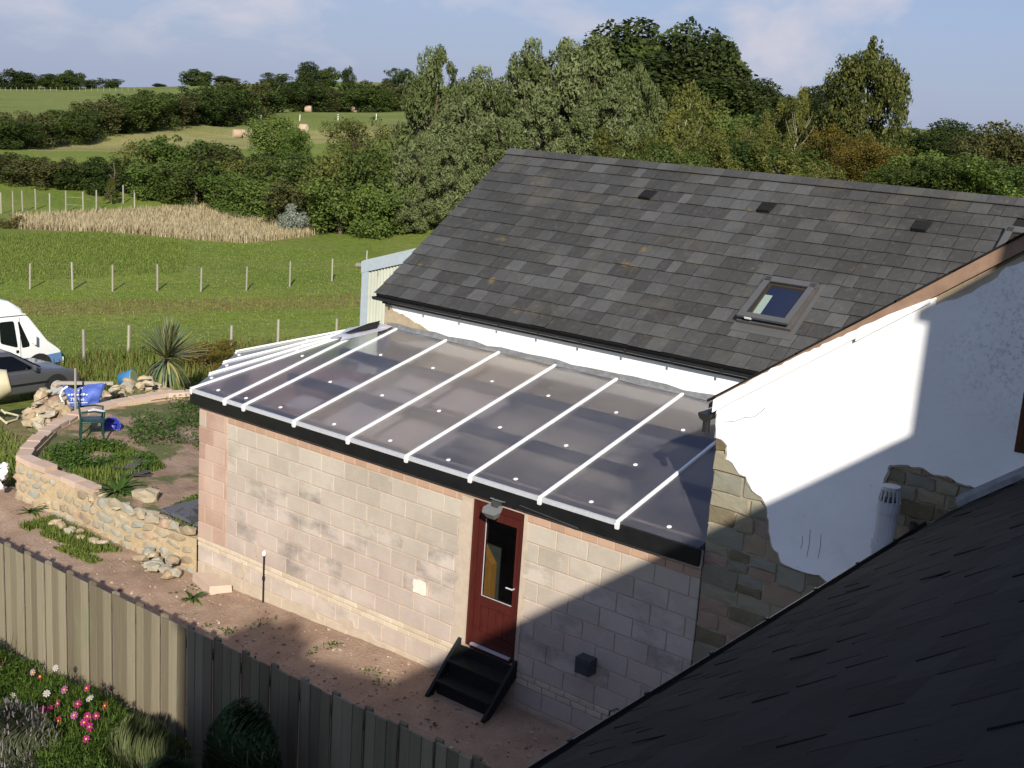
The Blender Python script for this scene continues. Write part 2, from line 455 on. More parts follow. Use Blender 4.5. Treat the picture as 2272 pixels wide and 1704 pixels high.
M['white'] = flat('white paint', (0.80, 0.80, 0.79), rough=0.5, var=0.04)
M['offwhite'] = flat('off white plaster', (0.70, 0.68, 0.58), rough=0.9, var=0.12)
M['greyplastic'] = flat('grey plastic', (0.40, 0.41, 0.44), rough=0.5, var=0.06)
M['lampgrey'] = flat('grey lamp casing', (0.15, 0.155, 0.15), rough=0.6, var=0.1)
M['darkgrey'] = flat('dark grey plastic', (0.05, 0.055, 0.058), rough=0.5, var=0.2)
M['veluxgrey'] = flat('grey window cladding', (0.105, 0.105, 0.105), rough=0.45, metal=0.2, var=0.08)
def glass(name, tint, tfac, gl_rough=0.03, base=None, spec_ior=1.5):
    t = NT(name)
    tr = t.n('ShaderNodeBsdfTransparent'); tr.inputs[0].default_value = (*tint, 1)
    gl = t.n('ShaderNodeBsdfGlossy'); gl.inputs['Roughness'].default_value = gl_rough
    fr = t.n('ShaderNodeFresnel'); fr.inputs['IOR'].default_value = spec_ior
    a = tr.outputs[0]
    if base:
        df = t.n('ShaderNodeBsdfDiffuse')
        nz = t.noise(t.pos(None), 1.1, 5)
        t.l(t.ramp(nz, [(0.3, base[0]), (0.7, base[1])]), df.inputs[0])
        tl = t.n('ShaderNodeBsdfTranslucent'); tl.inputs[0].default_value = (*base[1], 1)
        m0 = t.n('ShaderNodeMixShader'); m0.inputs[0].default_value = 0.5
        t.l(df.outputs[0], m0.inputs[1]); t.l(tl.outputs[0], m0.inputs[2])
        m1 = t.n('ShaderNodeMixShader')
        t.l(t.math('ADD', t.math('MULTIPLY', t.noise(t.pos(None), 0.8, 4), 0.3), 1 - tfac - 0.15), m1.inputs[0])
        t.l(a, m1.inputs[1]); t.l(m0.outputs[0], m1.inputs[2])
        a = m1.outputs[0]
    m2 = t.n('ShaderNodeMixShader')
    bf = t.n('ShaderNodeNewGeometry').outputs['Backfacing']
    t.l(t.math('MULTIPLY', fr.outputs[0], t.math('SUBTRACT', 1.0, bf)), m2.inputs[0]); t.l(a, m2.inputs[1]); t.l(gl.outputs[0], m2.inputs[2])
    t.l(m2.outputs[0], t.out.inputs['Surface'])
    return t.m
def pane_mat():
    t = NT('translucent roof pane')
    tr = t.n('ShaderNodeBsdfTransparent'); tr.inputs[0].default_value = (0.93, 0.94, 0.99, 1)
    rf = t.n('ShaderNodeBsdfRefraction'); rf.inputs['Color'].default_value = (0.91, 0.92, 0.98, 1); rf.inputs['IOR'].default_value = 1.06; rf.inputs['Roughness'].default_value = 0.38
    df = t.n('ShaderNodeBsdfDiffuse')
    at = t.n('ShaderNodeAttribute', attribute_name='tone').outputs['Fac']
    mixf = t.math('ADD', at, t.math('MULTIPLY', t.math('SUBTRACT', t.noise(t.pos(), 0.9, 6, .6), 0.5), 1.1))
    t.l(t.ramp(mixf, [(0.1, (0.20, 0.205, 0.26)), (0.45, (0.38, 0.375, 0.39)), (0.8, (0.60, 0.53, 0.44))]), df.inputs[0])
    tl = t.n('ShaderNodeBsdfTranslucent'); tl.inputs[0].default_value = (0.5, 0.47, 0.46, 1)
    gl = t.n('ShaderNodeBsdfGlossy'); gl.inputs['Roughness'].default_value = 0.08
    fr = t.n('ShaderNodeFresnel'); fr.inputs['IOR'].default_value = 1.5
    def mx(f, a_, b_):
        m = t.n('ShaderNodeMixShader'); t.val(m.inputs[0], f); t.l(a_, m.inputs[1]); t.l(b_, m.inputs[2]); return m.outputs[0]
    clear = mx(0.72, tr.outputs[0], rf.outputs[0])
    milk = mx(0.45, df.outputs[0], tl.outputs[0])
    body_ = mx(t.math('ADD', t.math('MULTIPLY', t.noise(t.pos(), 0.7, 4), 0.34), t.math('MULTIPLY_ADD', at, 0.16) if False else t.math('ADD', t.math('MULTIPLY', at, 0.18), 0.08)), clear, milk)
    front = mx(fr.outputs[0], body_, gl.outputs[0])
    tr2 = t.n('ShaderNodeBsdfTransparent')
    t.l(mx(t.n('ShaderNodeNewGeometry').outputs['Backfacing'], front, tr2.outputs[0]), t.out.inputs['Surface'])
    return t.m
M['pane'] = pane_mat()
M['glass'] = glass('window glass', (0.75, 0.80, 0.78), 1.0, 0.02)
M['carglass'] = glass('tinted car glass', (0.10, 0.12, 0.12), 1.0, 0.02)
def inview(p, mx=0.0):
    d = Vector(p) - CAM
    z = d.dot(fw)
    if z < 0.1: return False
    u = 1136 + 2699 * d.dot(r2) / z; v = 852 - 2699 * d.dot(u2) / z
    return -mx < u < 2272 + mx and -mx < v < 1704 + mx
# =============================================================== block extension with translucent lean-to roof
ext = thing('block_extension', 'low pale concrete block extension with a translucent sloping roof and dark red door', 'building')
b = MB()
XL, XR = -5.9, 3.52
YF = 0.012
b.box(XL + 0.02, -0.16, YF, 0.28, -0.4, 2.985)
b.box(0.93, XR - 0.02, YF, 0.28, -0.4, 2.985)
b.box(-0.16, 0.93, YF, 0.28, -0.4, 0.57)
b.box(-0.16, 0.93, YF, 0.28, 2.70, 2.985)
b.obj('mortar_wall', M['mortar'], ext)
rg = random.Random(5)
def lay(x0, x1, z0, z1, L, off, name, mat, tone=None, proud=0.0, gap=0.011, ragged=0.0):
    x = x0 - off
    while x < x1 - 0.02:
        a = max(x, x0); c = min(x + L, x1)
        if c - a > 0.05:
            m_ = MB()
            jy = rg.uniform(-0.003, 0.003) - proud
            m_.add(*cbox(a + gap / 2, c - gap / 2, jy, 0.03, z0 + gap / 2 + rg.uniform(0, 0.003), z1 - gap / 2 - rg.uniform(0, 0.003), 0.006), rg.random())
            m_.obj(name, mat, ext)
        x += L
    return
CO = 0.265
for k in range(8):
    z0 = 0.50 + CO * k
    lay(-5.17, -0.16, z0, z0 + CO, 0.492, 0.246 * (k % 2) + rg.uniform(-0.03, 0.03), 'block', M['block'])
    lay(0.93, XR, z0, z0 + CO, 0.492, 0.246 * ((k + 1) % 2) + rg.uniform(-0.03, 0.03), 'block', M['block'])
lay(-5.17, -0.22, 2.735, 2.98, 0.47, 0.1, 'block', M['block'])
lay(-0.22, 0.93, 2.70, 2.98, 0.36, 0.0, 'block', M['redblock'])
lay(0.93, XR, 2.735, 2.98, 0.47, 0.2, 'block', M['block'])
lay(-5.17, -0.16, 2.62, 2.735, 0.247, 0.06, 'brick', M['brick'])
lay(0.93, XR, 2.62, 2.735, 0.247, 0.12, 'brick', M['brick'])
for k in range(9):
    z0 = 0.50 + 0.2755 * k
    lay(XL, -5.17, z0, z0 + 0.2755, 0.48, [0.1, 0.3][k % 2], 'block', M['redblock'])
lay(XL, XR, 0.42, 0.50, 0.24, 0.05, 'brick', M['whitebrick'], proud=0.006)
lay(XL, XR, 0.335, 0.42, 0.24, 0.17, 'brick', M['whitebrick'], proud=0.006)
lay(XL, XR, 0.07, 0.335, 0.492, 0.1, 'block', M['block'])
lay(XL, XR, -0.25, 0.07, 0.492, 0.33, 'block', M['cement'])
# cement reveal beside the door and smeared edges
pts = jag([(-0.16, 0.52), (-0.16, 2.70)], 0.035, 0.09, rg)
pts = [(x - 0.04, z) for x, z in pts]
m_ = MB(); m_.add(*prism([(0.0, 0.52)] + [(0.0, 2.70)] + pts[::-1], -0.012, 0.03)); fixn(m_.obj('cement_reveal', M['cement'], ext))
pts = jag([(0.93, 0.52), (0.93, 2.72)], 0.012, 0.08, rg)
m_ = MB(); m_.add(*prism([(0.885, 0.52), (0.885, 2.72)] + [(x + 0.015, z) for x, z in pts[::-1]], -0.009, 0.03)); fixn(m_.obj('cement_reveal', M['cement'], ext))
m_ = MB(); m_.add(*prism(jag([(-1.0, 1.05), (-0.76, 1.05), (-0.77, 1.25), (-0.99, 1.24), (-1.0, 1.05)], 0.012, 0.05, rg)[:-1], -0.016, 0.02)); fixn(m_.obj('plaster_patch', M['offwhite'], ext))
for (px, pz, sx, sz) in [(-4.75, 0.22, 0.10, 0.16), (-4.4, 0.66, 0.03, 0.12), (-2.3, 0.12, 0.14, 0.12), (-1.9, 0.05, 0.2, 0.08), (-3.2, 0.02, 0.3, 0.09)]:
    q = [(px + sx * math.cos(t) * rg.uniform(.7, 1.2), pz + sz * math.sin(t) * rg.uniform(.7, 1.2)) for t in [i * math.pi / 5 for i in range(10)]]
    m_ = MB(); m_.add(*prism(q, -0.014, 0.02)); fixn(m_.obj('mortar_smear', M['cement'], ext))
# side and end walls, inside faces
E = [(-5.97, -0.08), (-6.65, 0.83), (-7.24, 1.60), (-7.83, 2.36)]
m_ = MB()
m_.add(*prism([(-5.9, 0.02), (-7.74, 2.38), (-5.12, 3.38), (-5.12, 3.3), (-7.4, 2.3), (-5.75, 0.29)], -0.4, 2.98, 'xy'))
fixn(m_.obj('end_wall', M['redblock'], ext))
m_ = MB(); m_.box(-7.3, XR, 0.28, 3.38, 0.50, 0.56); m_.obj('inside_floor', M['darkfloor'], ext)
m_ = MB(); m_.box(-5.1, XR, 3.27, 3.305, 0.56, 3.86); m_.obj('inside_plaster', M['plaster'], ext)
ROOFZ = lambda y: 3.03 + 0.2579 * (y + 0.08)
A = Vector((-5.1, 3.31, 3.905))
for yy in (1.15, 2.3):
    m_ = MB(); z = ROOFZ(yy) - 0.03
    m_.box(-5.0, XR, yy - 0.05, yy + 0.05, z - 0.17, z); m_.obj('purlin', M['timber'], ext)
m_ = MB(); m_.box(XL, XR, 0.0, 0.12, 2.985, 3.03); m_.obj('wall_plate', M['timber'], ext)
for (x0, x1, y0, y1, dz) in [(-3.40, -2.36, 0.35, 1.75, 0.22), (-3.36, -2.40, 1.85, 3.2, 0.22), (-2.28, -1.2, 0.4, 1.5, 0.24), (-2.26, -1.22, 1.6, 3.25, 0.2), (-4.4, -3.9, 0.5, 0.9, 0.2), (-4.3, -3.6, 1.35, 1.65, 0.2)]:
    m_ = MB()
    m_.add(*hexa([(x0, y0, ROOFZ(y0) - dz - .02), (x1, y0, ROOFZ(y0) - dz - .02), (x1, y1, ROOFZ(y1) - dz - .02), (x0, y1, ROOFZ(y1) - dz - .02), (x0, y0, ROOFZ(y0) - dz), (x1, y0, ROOFZ(y0) - dz), (x1, y1, ROOFZ(y1) - dz), (x0, y1, ROOFZ(y1) - dz)]), rg.random())
    m_.obj('ceiling_board', M['board'], ext)
# fascia
m_ = MB(); m_.box(-6.0, XR - 0.0, -0.105, -0.055, 2.80, 3.012); m_.obj('fascia', M['black'], ext)
m_ = MB()
for a, c in zip(E[:-1], E[1:]):
    dx, dy = c[0] - a[0], c[1] - a[1]; L = math.hypot(dx, dy); nx, ny = -dy / L * .03, dx / L * .03
    m_.add(*hexa([(a[0], a[1], 2.80), (c[0], c[1], 2.80), (c[0] - nx, c[1] - ny, 2.80), (a[0] - nx, a[1] - ny, 2.80), (a[0], a[1], 3.012), (c[0], c[1], 3.012), (c[0] - nx, c[1] - ny, 3.012), (a[0] - nx, a[1] - ny, 3.012)]))
fixn(m_.obj('fascia', M['black'], ext))
# panes
BX = [-5.1, -4.64, -3.47, -2.31, -1.15, 0.02, 1.19, 2.38, 3.52]
def slab(p, t=0.012):
    n = (Vector(p[1]) - Vector(p[0])).cross(Vector(p[2]) - Vector(p[0])).normalized()
    if n.z < 0: n = -n
    k = len(p)
    v = [tuple(Vector(q)) for q in p] + [tuple(Vector(q) + n * t) for q in p]
    f = [tuple(range(k))[::-1], tuple(range(k, 2 * k))] + [(i, (i + 1) % k, (i + 1) % k + k, i + k) for i in range(k)]
    return v, f
def pane(p, tone=.35):
    m_ = MB(); m_.add(*slab(p), tone); fixn(m_.obj('roof_pane', M['pane'], ext))
YE, YT = -0.10, 3.30
for k, (x0, x1) in enumerate(zip(BX[:-1], BX[1:])):
    g = 0.012
    pane([(x0 + g, YE, ROOFZ(YE)), (x1 - g, YE, ROOFZ(YE)), (x1 - g, YT, ROOFZ(YT)), (x0 + g, YT, ROOFZ(YT))], [.15, .18, .72, .85, .42, .34, .30, .22][k])
EP = [(-5.1, YE, ROOFZ(YE))] + [(x, y, 3.03) for x, y in E]
for p, q in zip(EP[:-1], EP[1:]):
    pane([p, q, tuple(A - Vector((0, 0, .005)))] if False else [q, p, tuple(A)])
def bar(p, q, w=0.040, h=0.03, name='glazing_bar', mat='whitebar', ext_=0.03):
    p, q = Vector(p), Vector(q)
    d = (q - p).normalized(); s = d.cross(Vector((0, 0, 1))).normalized() * (w / 2); n = s.cross(d).normalized()
    if n.z < 0: n = -n
    p = p - d * ext_
    o_ = n * 0.014
    P = [p - s + o_, q - s + o_, q + s + o_, p + s + o_]
    m_ = MB(); m_.add(*hexa([P[0], P[1], P[2], P[3]] + [x + n * h for x in P])); o = fixn(m_.obj(name, M[mat], ext))
    c = MB(); c.add(*hexa([p - s * 1.25 - d * .02 - n * .06, p + d * .03 - s * 1.25 - n * .06, p + d * .03 + s * 1.25 - n * .06, p + s * 1.25 - d * .02 - n * .06,
                           p - s * 1.25 - d * .02 + n * .012, p + d * .03 - s * 1.25 + n * .012, p + d * .03 + s * 1.25 + n * .012, p + s * 1.25 - d * .02 + n * .012]))
    fixn(c.obj('end_cap', M['white'], o))
for x in BX[1:-1]:
    bar((x, YE, ROOFZ(YE)), (x, 3.27, ROOFZ(3.27)))
for p in EP:
    q = Vector(p).lerp(A, 0.86)
    bar(p, q)
# eave strips between the bars
for x0, x1 in zip(BX[:-2] + [], BX[1:-1]):
    m_ = MB(); m_.box(x0 + 0.04, x1 - 0.04, YE - 0.022, YE + 0.02, ROOFZ(YE) + 0.012, ROOFZ(YE) + 0.028); m_.box(x0 + .04, x1 - .04, YE - 0.022, YE - 0.006, ROOFZ(YE) - 0.03, ROOFZ(YE) + 0.012)
    m_.obj('eave_strip', M['alu'], ext)
m_ = MB(); m_.box(-5.93, -5.14, YE - 0.022, YE + 0.02, ROOFZ(YE) + 0.013, ROOFZ(YE) + 0.028); m_.box(-5.93, -5.14, YE - 0.022, YE - 0.006, ROOFZ(YE) - 0.03, ROOFZ(YE) + 0.012); m_.obj('eave_strip', M['alu'], ext)
disc = MB(); disc.add(*lathe([(0.031, 0), (0.031, 0.006), (0.02, 0.012), (0.001, 0.013)], 12)); disc_me = disc.mesh('fixing_disc', M['white'])
tilt = math.atan(0.2579)
def disc_at(x, y, z):
    o = bpy.data.objects.new('fixing_disc', disc_me); link(o, ext); o.location = (x, y, z + 0.013); o.rotation_euler = (tilt, 0, 0)
for i, (x0, x1) in enumerate(zip(BX[:-1], BX[1:])):
    xm = (x0 + x1) / 2
    for yy in ([0.12] if i != 8 else []) + ([1.18] if i else []) + ([2.33] if i else []):
        disc_at(xm + rg.uniform(-.05, .05), yy + rg.uniform(-.04, .04), ROOFZ(yy))
for p, q in zip(EP[:-1], EP[1:]):
    mid = (Vector(p) + Vector(q)) / 2
    for t in (0.05, 0.52):
        c = mid.lerp(A, t); disc_at(c.x, c.y, c.z + .004)
# flashings where the roof meets the barn wall
pts = []
for i in range(30):
    x = -4.9 + i * (8.4 / 29)
    pts.append((x, 3.925 - 0.01 * math.sin(i * 2.2) - (0.02 if i % 4 == 2 else 0)))
top = [(x, 4.01 + rg.uniform(-0.02, 0.025)) for x, z in pts]
m_ = MB()
n = len(pts)
v = [(x, 3.24 + rg.uniform(-.02, .02), ROOFZ(3.22) + .03) for x, z in pts] + [(x, 3.295, z + 0.01) for x, z in pts] + [(x, 3.285, z - .02) for x, z in top]
f = [(i, i + 1, n + i + 1, n + i) for i in range(n - 1)] + [(n + i, n + i + 1, 2 * n + i + 1, 2 * n + i) for i in range(n - 1)]
m_.add(v, f); m_.obj('wall_flashing', M['lead'], ext)
def crumple(name, poly, mat, lift):
    """thin creased sheet lying over the hip of the roof"""
    m_ = MB(); c = Vector((0, 0, 0))
    P = [Vector(p) + Vector((0, 0, lift + rg.uniform(0, .02))) for p in poly]
    for p in P: c += p
    c = c / len(P) + Vector((0, 0, 0.015))
    v = [tuple(c)] + [tuple(p) for p in P] + [tuple(p.lerp(c, 0.5) + Vector((0, 0, rg.uniform(-.004, .02)))) for p in P]
    k = len(P); f = []
    for i in range(k):
        j = (i + 1) % k
        f.append((1 + i, 1 + j, 1 + k + j, 1 + k + i)); f.append((0, 1 + k + i, 1 + k + j))
    m_.add(v, f); fixn(m_.obj(name, M[mat], ext))
def on_hip(k, t, s):      # point on facet k at fraction t towards the apex, s across
    e = Vector(EP[k]).lerp(Vector(EP[k + 1]), s); return e.lerp(A, t)
crumple('flashing_sheet', [on_hip(0, .72, .0), on_hip(0, .76, .5), on_hip(0, .72, .95), on_hip(1, .70, .5), on_hip(2, .76, .5), on_hip(3, .78, .9), on_hip(3, .98, .9), (-4.72, 3.25, 3.90), (-4.72, 3.05, 3.85)], 'foil', .05)
crumple('slate_patch', [on_hip(0, .80, .2), on_hip(0, .78, .9), on_hip(1, .93, .3), (-5.0, 3.22, 3.92), (-4.86, 3.0, 3.85)], 'darkslate', .085)
# door
door = MB()
door.box(0.0, 0.885, 0.02, 0.10, 2.60, 2.685); fr = [door]
m_ = MB(); m_.box(0.0, 0.10, 0.02, 0.11, 0.58, 2.685); m_.box(0.805, 0.885, 0.02, 0.11, 0.58, 2.685); m_.box(0.10, 0.805, 0.02, 0.11, 2.60, 2.685); m_.box(0.10, 0.805, 0.0, 0.11, 0.56, 0.62)
dr = m_.obj('door', M['doorred'], ext)
m_ = MB()
m_.box(0.105, 0.215, 0.04, 0.085, 0.625, 2.595); m_.box(0.74, 0.80, 0.04, 0.085, 0.625, 2.595)
m_.box(0.215, 0.74, 0.04, 0.085, 2.47, 2.595); m_.box(0.215, 0.74, 0.04, 0.085, 1.22, 1.36); m_.box(0.215, 0.74, 0.04, 0.085, 0.625, 0.83); m_.box(0.215, 0.74, 0.058, 0.078, 0.83, 1.22)
for i in range(4): m_.box(0.225 + i * .13, 0.225 + i * .13 + .118, 0.05, 0.06, 0.84, 1.21)
m_.obj('door_leaf', M['doorred'], dr)
m_ = MB(); m_.box(0.215, 0.74, 0.060, 0.066, 1.36, 2.47); m_.obj('door_glass', M['glass'], dr)
m_ = MB()
m_.box(0.215, 0.223, 0.036, 0.046, 1.36, 2.47); m_.box(0.223, 0.74, 0.036, 0.046, 1.36, 1.368)
m_.obj('glazing_bead', M['alu'], dr)
m_ = MB(); m_.add(*tube([(0.765, 0.04, 1.62), (0.765, -0.005, 1.62), (0.66, -0.005, 1.62)], 0.011, 8)); m_.obj('handle', M['alu'], dr)
m_ = MB(); m_.box(0.11, 0.80, -0.02, 0.03, 0.615, 0.64); m_.obj('weather_bar', M['alu'], dr)
# inside: varnished pine cupboard end seen through the door
cup = thing('pine_cupboard', 'orange varnished pine cupboard standing inside behind the door glass', 'cupboard', (-0.80, 0.75, 0.56))
m_ = MB(); m_.add(*prism([(0, 0), (0.60, 0), (0.60, 0.92), (0.40, 1.16), (0, 1.08)], 0, 0.12)); fixn(m_.obj('carcass', M['orangewood'], cup))
m_ = MB(); m_.box(0.05, 0.29, -0.02, 0.0, 0.08, 1.02, .3); m_.obj('cupboard_door', M['orangewood'], cup)
m_ = MB(); m_.box(0.32, 0.58, -0.02, 0.0, 0.08, 0.9, .7); m_.obj('cupboard_door', M['orangewood'], cup)
m_ = MB(); m_.box(0.26, 0.28, -0.04, -0.02, 0.6, 0.7); m_.obj('handle', M['alu'], cup)
m_ = MB(); m_.box(-2.2, 1.2, 1.55, 1.62, 0.56, 2.45); m_.obj('dark_screen', M['timber'], ext)  # dark screen added to keep the room behind the door glass dark
# flood lamp over the door
lm = thing('flood_lamp', 'grey flood lamp on a wire bracket above the red door', 'lamp', (0.52, 0.0, 2.79))
m_ = MB()
m_.add(*tube([(-0.10, -0.012, 0.02), (-0.10, -0.16, 0.06), (0.10, -0.16, 0.06), (0.10, -0.012, 0.02)], 0.008, 6)); m_.obj('bracket', M['lampgrey'], lm)
m_ = MB(); m_.box(-0.05, 0.05, -0.20, -0.10, -0.03, 0.05); m_.obj('terminal_box', M['darkgrey'], lm)
m_ = MB()
q = [(-0.15, 0.0), (-0.11, 0.10), (0.11, 0.10), (0.15, 0.0), (0.10, -0.09), (-0.10, -0.09)]
v = [(x, z * 0.75 - 0.19, 0.0) for x, z in q]
v0 = [(x * 1.0, -0.24 + z * .95, -0.055 + z * 0.45) for x, z in q]; v1 = [(x * .62, -0.20 + z * .6, -0.145 + z * 0.35) for x, z in q]
m_.add(v0 + v1, [tuple(range(6)), tuple(range(6, 12))[::-1]] + [(i, i + 6, (i + 1) % 6 + 6, (i + 1) % 6) for i in range(6)]); fixn(m_.obj('lamp_casing', M['lampgrey'], lm))
m_ = MB(); m_.add(*tube([(0.10, -0.03, 0.0), (0.2, -0.02, -0.04), (0.26, -0.02, 0.03), (0.36, -0.115, 0.07), (0.7, -0.115, 0.05), (1.05, -0.115, 0.03), (1.28, -0.11, 0.015), (1.30, -0.02, -0.04)], 0.006, 5)); m_.obj('cable', M['darkgrey'], lm)
# vent box
m_ = MB(); m_.box(1.97, 2.19, -0.17, 0.0, 0.93, 1.14); vb = m_.obj('vent_box', M['darkgrey'], ext)
m_ = MB()
for i in range(4): m_.box(1.99, 2.17, -0.18, -0.17, 0.95 + i * .045, 0.985 + i * .045)
m_.obj('louvre', M['darkgrey'], vb)
m_ = MB(); m_.add(*tube([(2.45, -0.01, 0.02), (2.45, -0.012, 0.50), (2.55, -0.012, 0.58), (2.8, -0.012, 0.56), (2.86, -0.012, 0.48)], 0.008, 6)); m_.obj('wall_cable', M['darkgrey'], ext)
# black steps
st = thing('door_steps', 'black stained wooden steps with solid side boards below the red door', 'steps')
for xs in (-0.09, 0.90):
    m_ = MB(); m_.add(*prism([(-0.015, 0.66), (-0.03, 0.66), (-0.66, 0.02), (-0.66, -0.02), (-0.56, -0.02), (-0.015, 0.42)], xs, xs + 0.05, 'yz')); fixn(m_.obj('stringer', M['blackmatt'], st))
for (y0, y1, z) in [(-0.30, -0.02, 0.42), (-0.52, -0.24, 0.20)]:
    m_ = MB(); m_.box(-0.04, 0.90, y0, y1, z - 0.035, z); m_.obj('tread', M['blackmatt'], st)
for (y, z0, z1) in [(-0.27, 0.20, 0.385), (-0.49, 0.0, 0.165), (-0.03, 0.42, 0.56)]:
    m_ = MB(); m_.box(-0.04, 0.90, y, y + 0.02, z0, z1); m_.obj('riser', M['blackmatt'], st)
# thin standpipe with white cap
sp = thing('standpipe', 'thin black pipe with a white cap standing against the block wall', 'pipe', (-4.16, -0.05, -0.12))
m_ = MB(); m_.add(*tube([(0, 0, 0), (0, 0, 0.82)], 0.013, 8)); m_.obj('pipe', M['black'], sp)
m_ = MB(); m_.add(*tube([(0, 0, 0.38), (0, 0, 0.44)], 0.022, 8)); m_.obj('joint', M['black'], sp)
m_ = MB(); m_.add(*xf(lathe([(0.015, 0), (0.03, 0.015), (0.034, 0.05), (0.02, 0.08), (0.002, 0.09)], 10), Matrix.Translation((0, 0, 0.79)))); m_.obj('cap', M['white'], sp)
# concrete slab
m_ = MB(); m_.add(*hexa([(-5.75, -0.22, -0.2), (-5.05, -0.42, -0.2), (-4.86, -0.10, -0.2), (-5.45, 0.0, -0.2), (-5.73, -0.22, -0.03), (-5.06, -0.40, -0.03), (-4.88, -0.10, -0.03), (-5.45, 0.0, -0.03)]), .3)
tag(fixn(m_.obj('concrete_slab', M['coping'])), 'pinkish concrete slab lying against the block wall corner', 'slab')

# =============================================================== slated barn
barn = thing('slate_barn', 'long white walled barn with a weathered grey slate roof and small skylights', 'barn')
BA = math.atan2(7.047 - 4.523, 6.727 - 3.158)
SD = Vector((0, math.cos(BA), math.sin(BA))); SN = Vector((0, -math.sin(BA), math.cos(BA)))
S0 = Vector((0, 3.12, 4.50))
def sp_(x, s, n=0.0):
    return Vector((x, 0, 0)) + S0 + SD * s + SN * n
LEN = 4.37
m_ = MB(); m_.box(-4.98, 11.0, 3.31, 10.1, -1.2, 4.42)
m_.add(*prism([(3.32, 4.42), (10.08, 4.42), (6.73, 6.85)], -4.97, -4.75, 'yz')); fixn(m_.obj('wall', M['render'], barn))
m_ = MB()
m_.add(*hexa([sp_(-5.05, 0, -.06), sp_(9.5, 0, -.06), sp_(9.5, LEN, -.06), sp_(-5.05, LEN, -.06), sp_(-5.05, 0, -.012), sp_(9.5, 0, -.012), sp_(9.5, LEN, -.012), sp_(-5.05, LEN, -.012)]))
fixn(m_.obj('roof_deck', M['felt'], barn))
m_ = MB(); m_.add(*hexa([(-5.07, 6.70, 7.0), (9.5, 6.70, 7.0), (9.5, 10.35, 4.4), (-5.07, 10.35, 4.4), (-5.07, 6.70, 7.045), (9.5, 6.70, 7.045), (9.5, 10.35, 4.45), (-5.07, 10.35, 4.45)])); fixn(m_.obj('back_roof', M['slate'], barn))
# patch of bare wall where the white render has fallen off
bare = [(-4.98, 4.35), (-4.90, 4.33), (-4.78, 4.22), (-4.55, 4.20), (-4.35, 4.13), (-4.05, 4.05), (-3.85, 3.98), (-3.85, 3.90), (-4.98, 3.90)]
m_ = MB(); m_.add(*prism(bare[:1] + jag(bare[1:6], .02, .06, rg) + bare[6:], 3.296, 3.33)); fixn(m_.obj('bare_wall_patch', M['stonemortar'], barn))
slates = []
GA, SWD = 0.283, 0.312
def wing_x(z): return 3.51 + (z - 4.74) / 0.72
def slate_verts(F, x0, x1, s0, s1, lift, rg, jit=0.004):
    a = [F(x0, s0 + rg.uniform(-jit, jit), lift), F(x1, s0 + rg.uniform(-jit, jit), lift + rg.uniform(-.003, .003)), F(x1, s1, .0), F(x0, s1, .0)]
    t = 0.007
    bt = [F(x0, s0, lift - t), F(x1, s0, lift - t), F(x1, s1, -t), F(x0, s1, -t)]
    return [tuple(p) for p in bt + a], BF
VX0, VX1, VS0, VS1 = 1.63, 2.60, 0.74, 1.90
V2X, V2S = 4.55, 2.55
for r_ in range(15):
    s0 = r_ * GA
    zc = (S0 + SD * s0).z
    x = -5.08 - (SWD / 2 if r_ % 2 else 0)
    while x < min(wing_x(zc) + 0.8, 8.0):
        w = SWD * rg.choice([1, 1, 1, 1, 1.05, 0.93, 0.6])
        a, c = max(x, -5.08), x + w
        x += w
        if c - a < 0.06: continue
        if a > VX0 - 0.02 and c < VX1 + 0.02 and s0 > VS0 - 0.1 and s0 + GA < VS1 + 0.05: continue
        if a > V2X and s0 > V2S and s0 < V2S + 1.2 and c < V2X + 1.0: continue
        v = slate_verts(sp_, a + 0.004, c - 0.005, s0 - rg.uniform(0, .012), s0 + GA + 0.07, 0.020 + rg.uniform(0, .008), rg, .007)
        slates.append((((sp_((a + c) / 2, s0) - CAM).length) / max(.05, (c - a)) ** .5, v, rg.random()))
slates.sort(key=lambda q: q[0])
rest = MB()
for i, (_, v, t) in enumerate(slates):
    if i < 295:
        m_ = MB(); m_.add(*v, t); m_.obj('slate', M['slate'], barn)
    else:
        rest.add(*v, t)
kind(rest.obj('slates_upper', M['slate'], barn), 'stuff')
# ridge pieces
x = -5.1
while x < 8:
    w = rg.uniform(.38, .5)
    m_ = MB()
    p = [sp_(x + .004, LEN - .16, .028), sp_(x + w - .004, LEN - .16, .028), sp_(x + w - .004, LEN + .03, .025), sp_(x + .004, LEN + .03, .025)]
    m_.add(*slab(p, .012), rg.uniform(.35, .8)); fixn(m_.obj('ridge_slate', M['slate'], barn)); x += w
# eaves: gutter, brackets, fascia
m_ = MB(); m_.box(-4.98, 3.6, 3.22, 3.31, 4.33, 4.45); m_.obj('fascia', M['black'], barn)
g = MB()
gp = [(math.cos(t) * 0.062, math.sin(t) * 0.062) for t in [math.pi + i * math.pi / 8 for i in range(9)]]
gi = [(x_ * .9, z_ * .9) for x_, z_ in gp]
n = len(gp)
cyg, czg = 3.155, 4.44
v = [(-5.12, cyg + a, czg + b_) for a, b_ in gp] + [(3.55, cyg + a, czg + b_) for a, b_ in gp] + [(-5.12, cyg + a, czg + b_ + .004) for a, b_ in gi] + [(3.55, cyg + a, czg + b_ + .004) for a, b_ in gi]
f = [(i, i + 1, n + i + 1, n + i) for i in range(n - 1)] + [(2 * n + i, 3 * n + i, 3 * n + i + 1, 2 * n + i + 1) for i in range(n - 1)] + [(0, n, 3 * n, 2 * n), (n - 1, 2 * n - 1, 4 * n - 1, 3 * n - 1)[::-1], tuple(range(n))]
g.add(v, f); gt = fixn(g.obj('gutter', M['gutter'], barn))
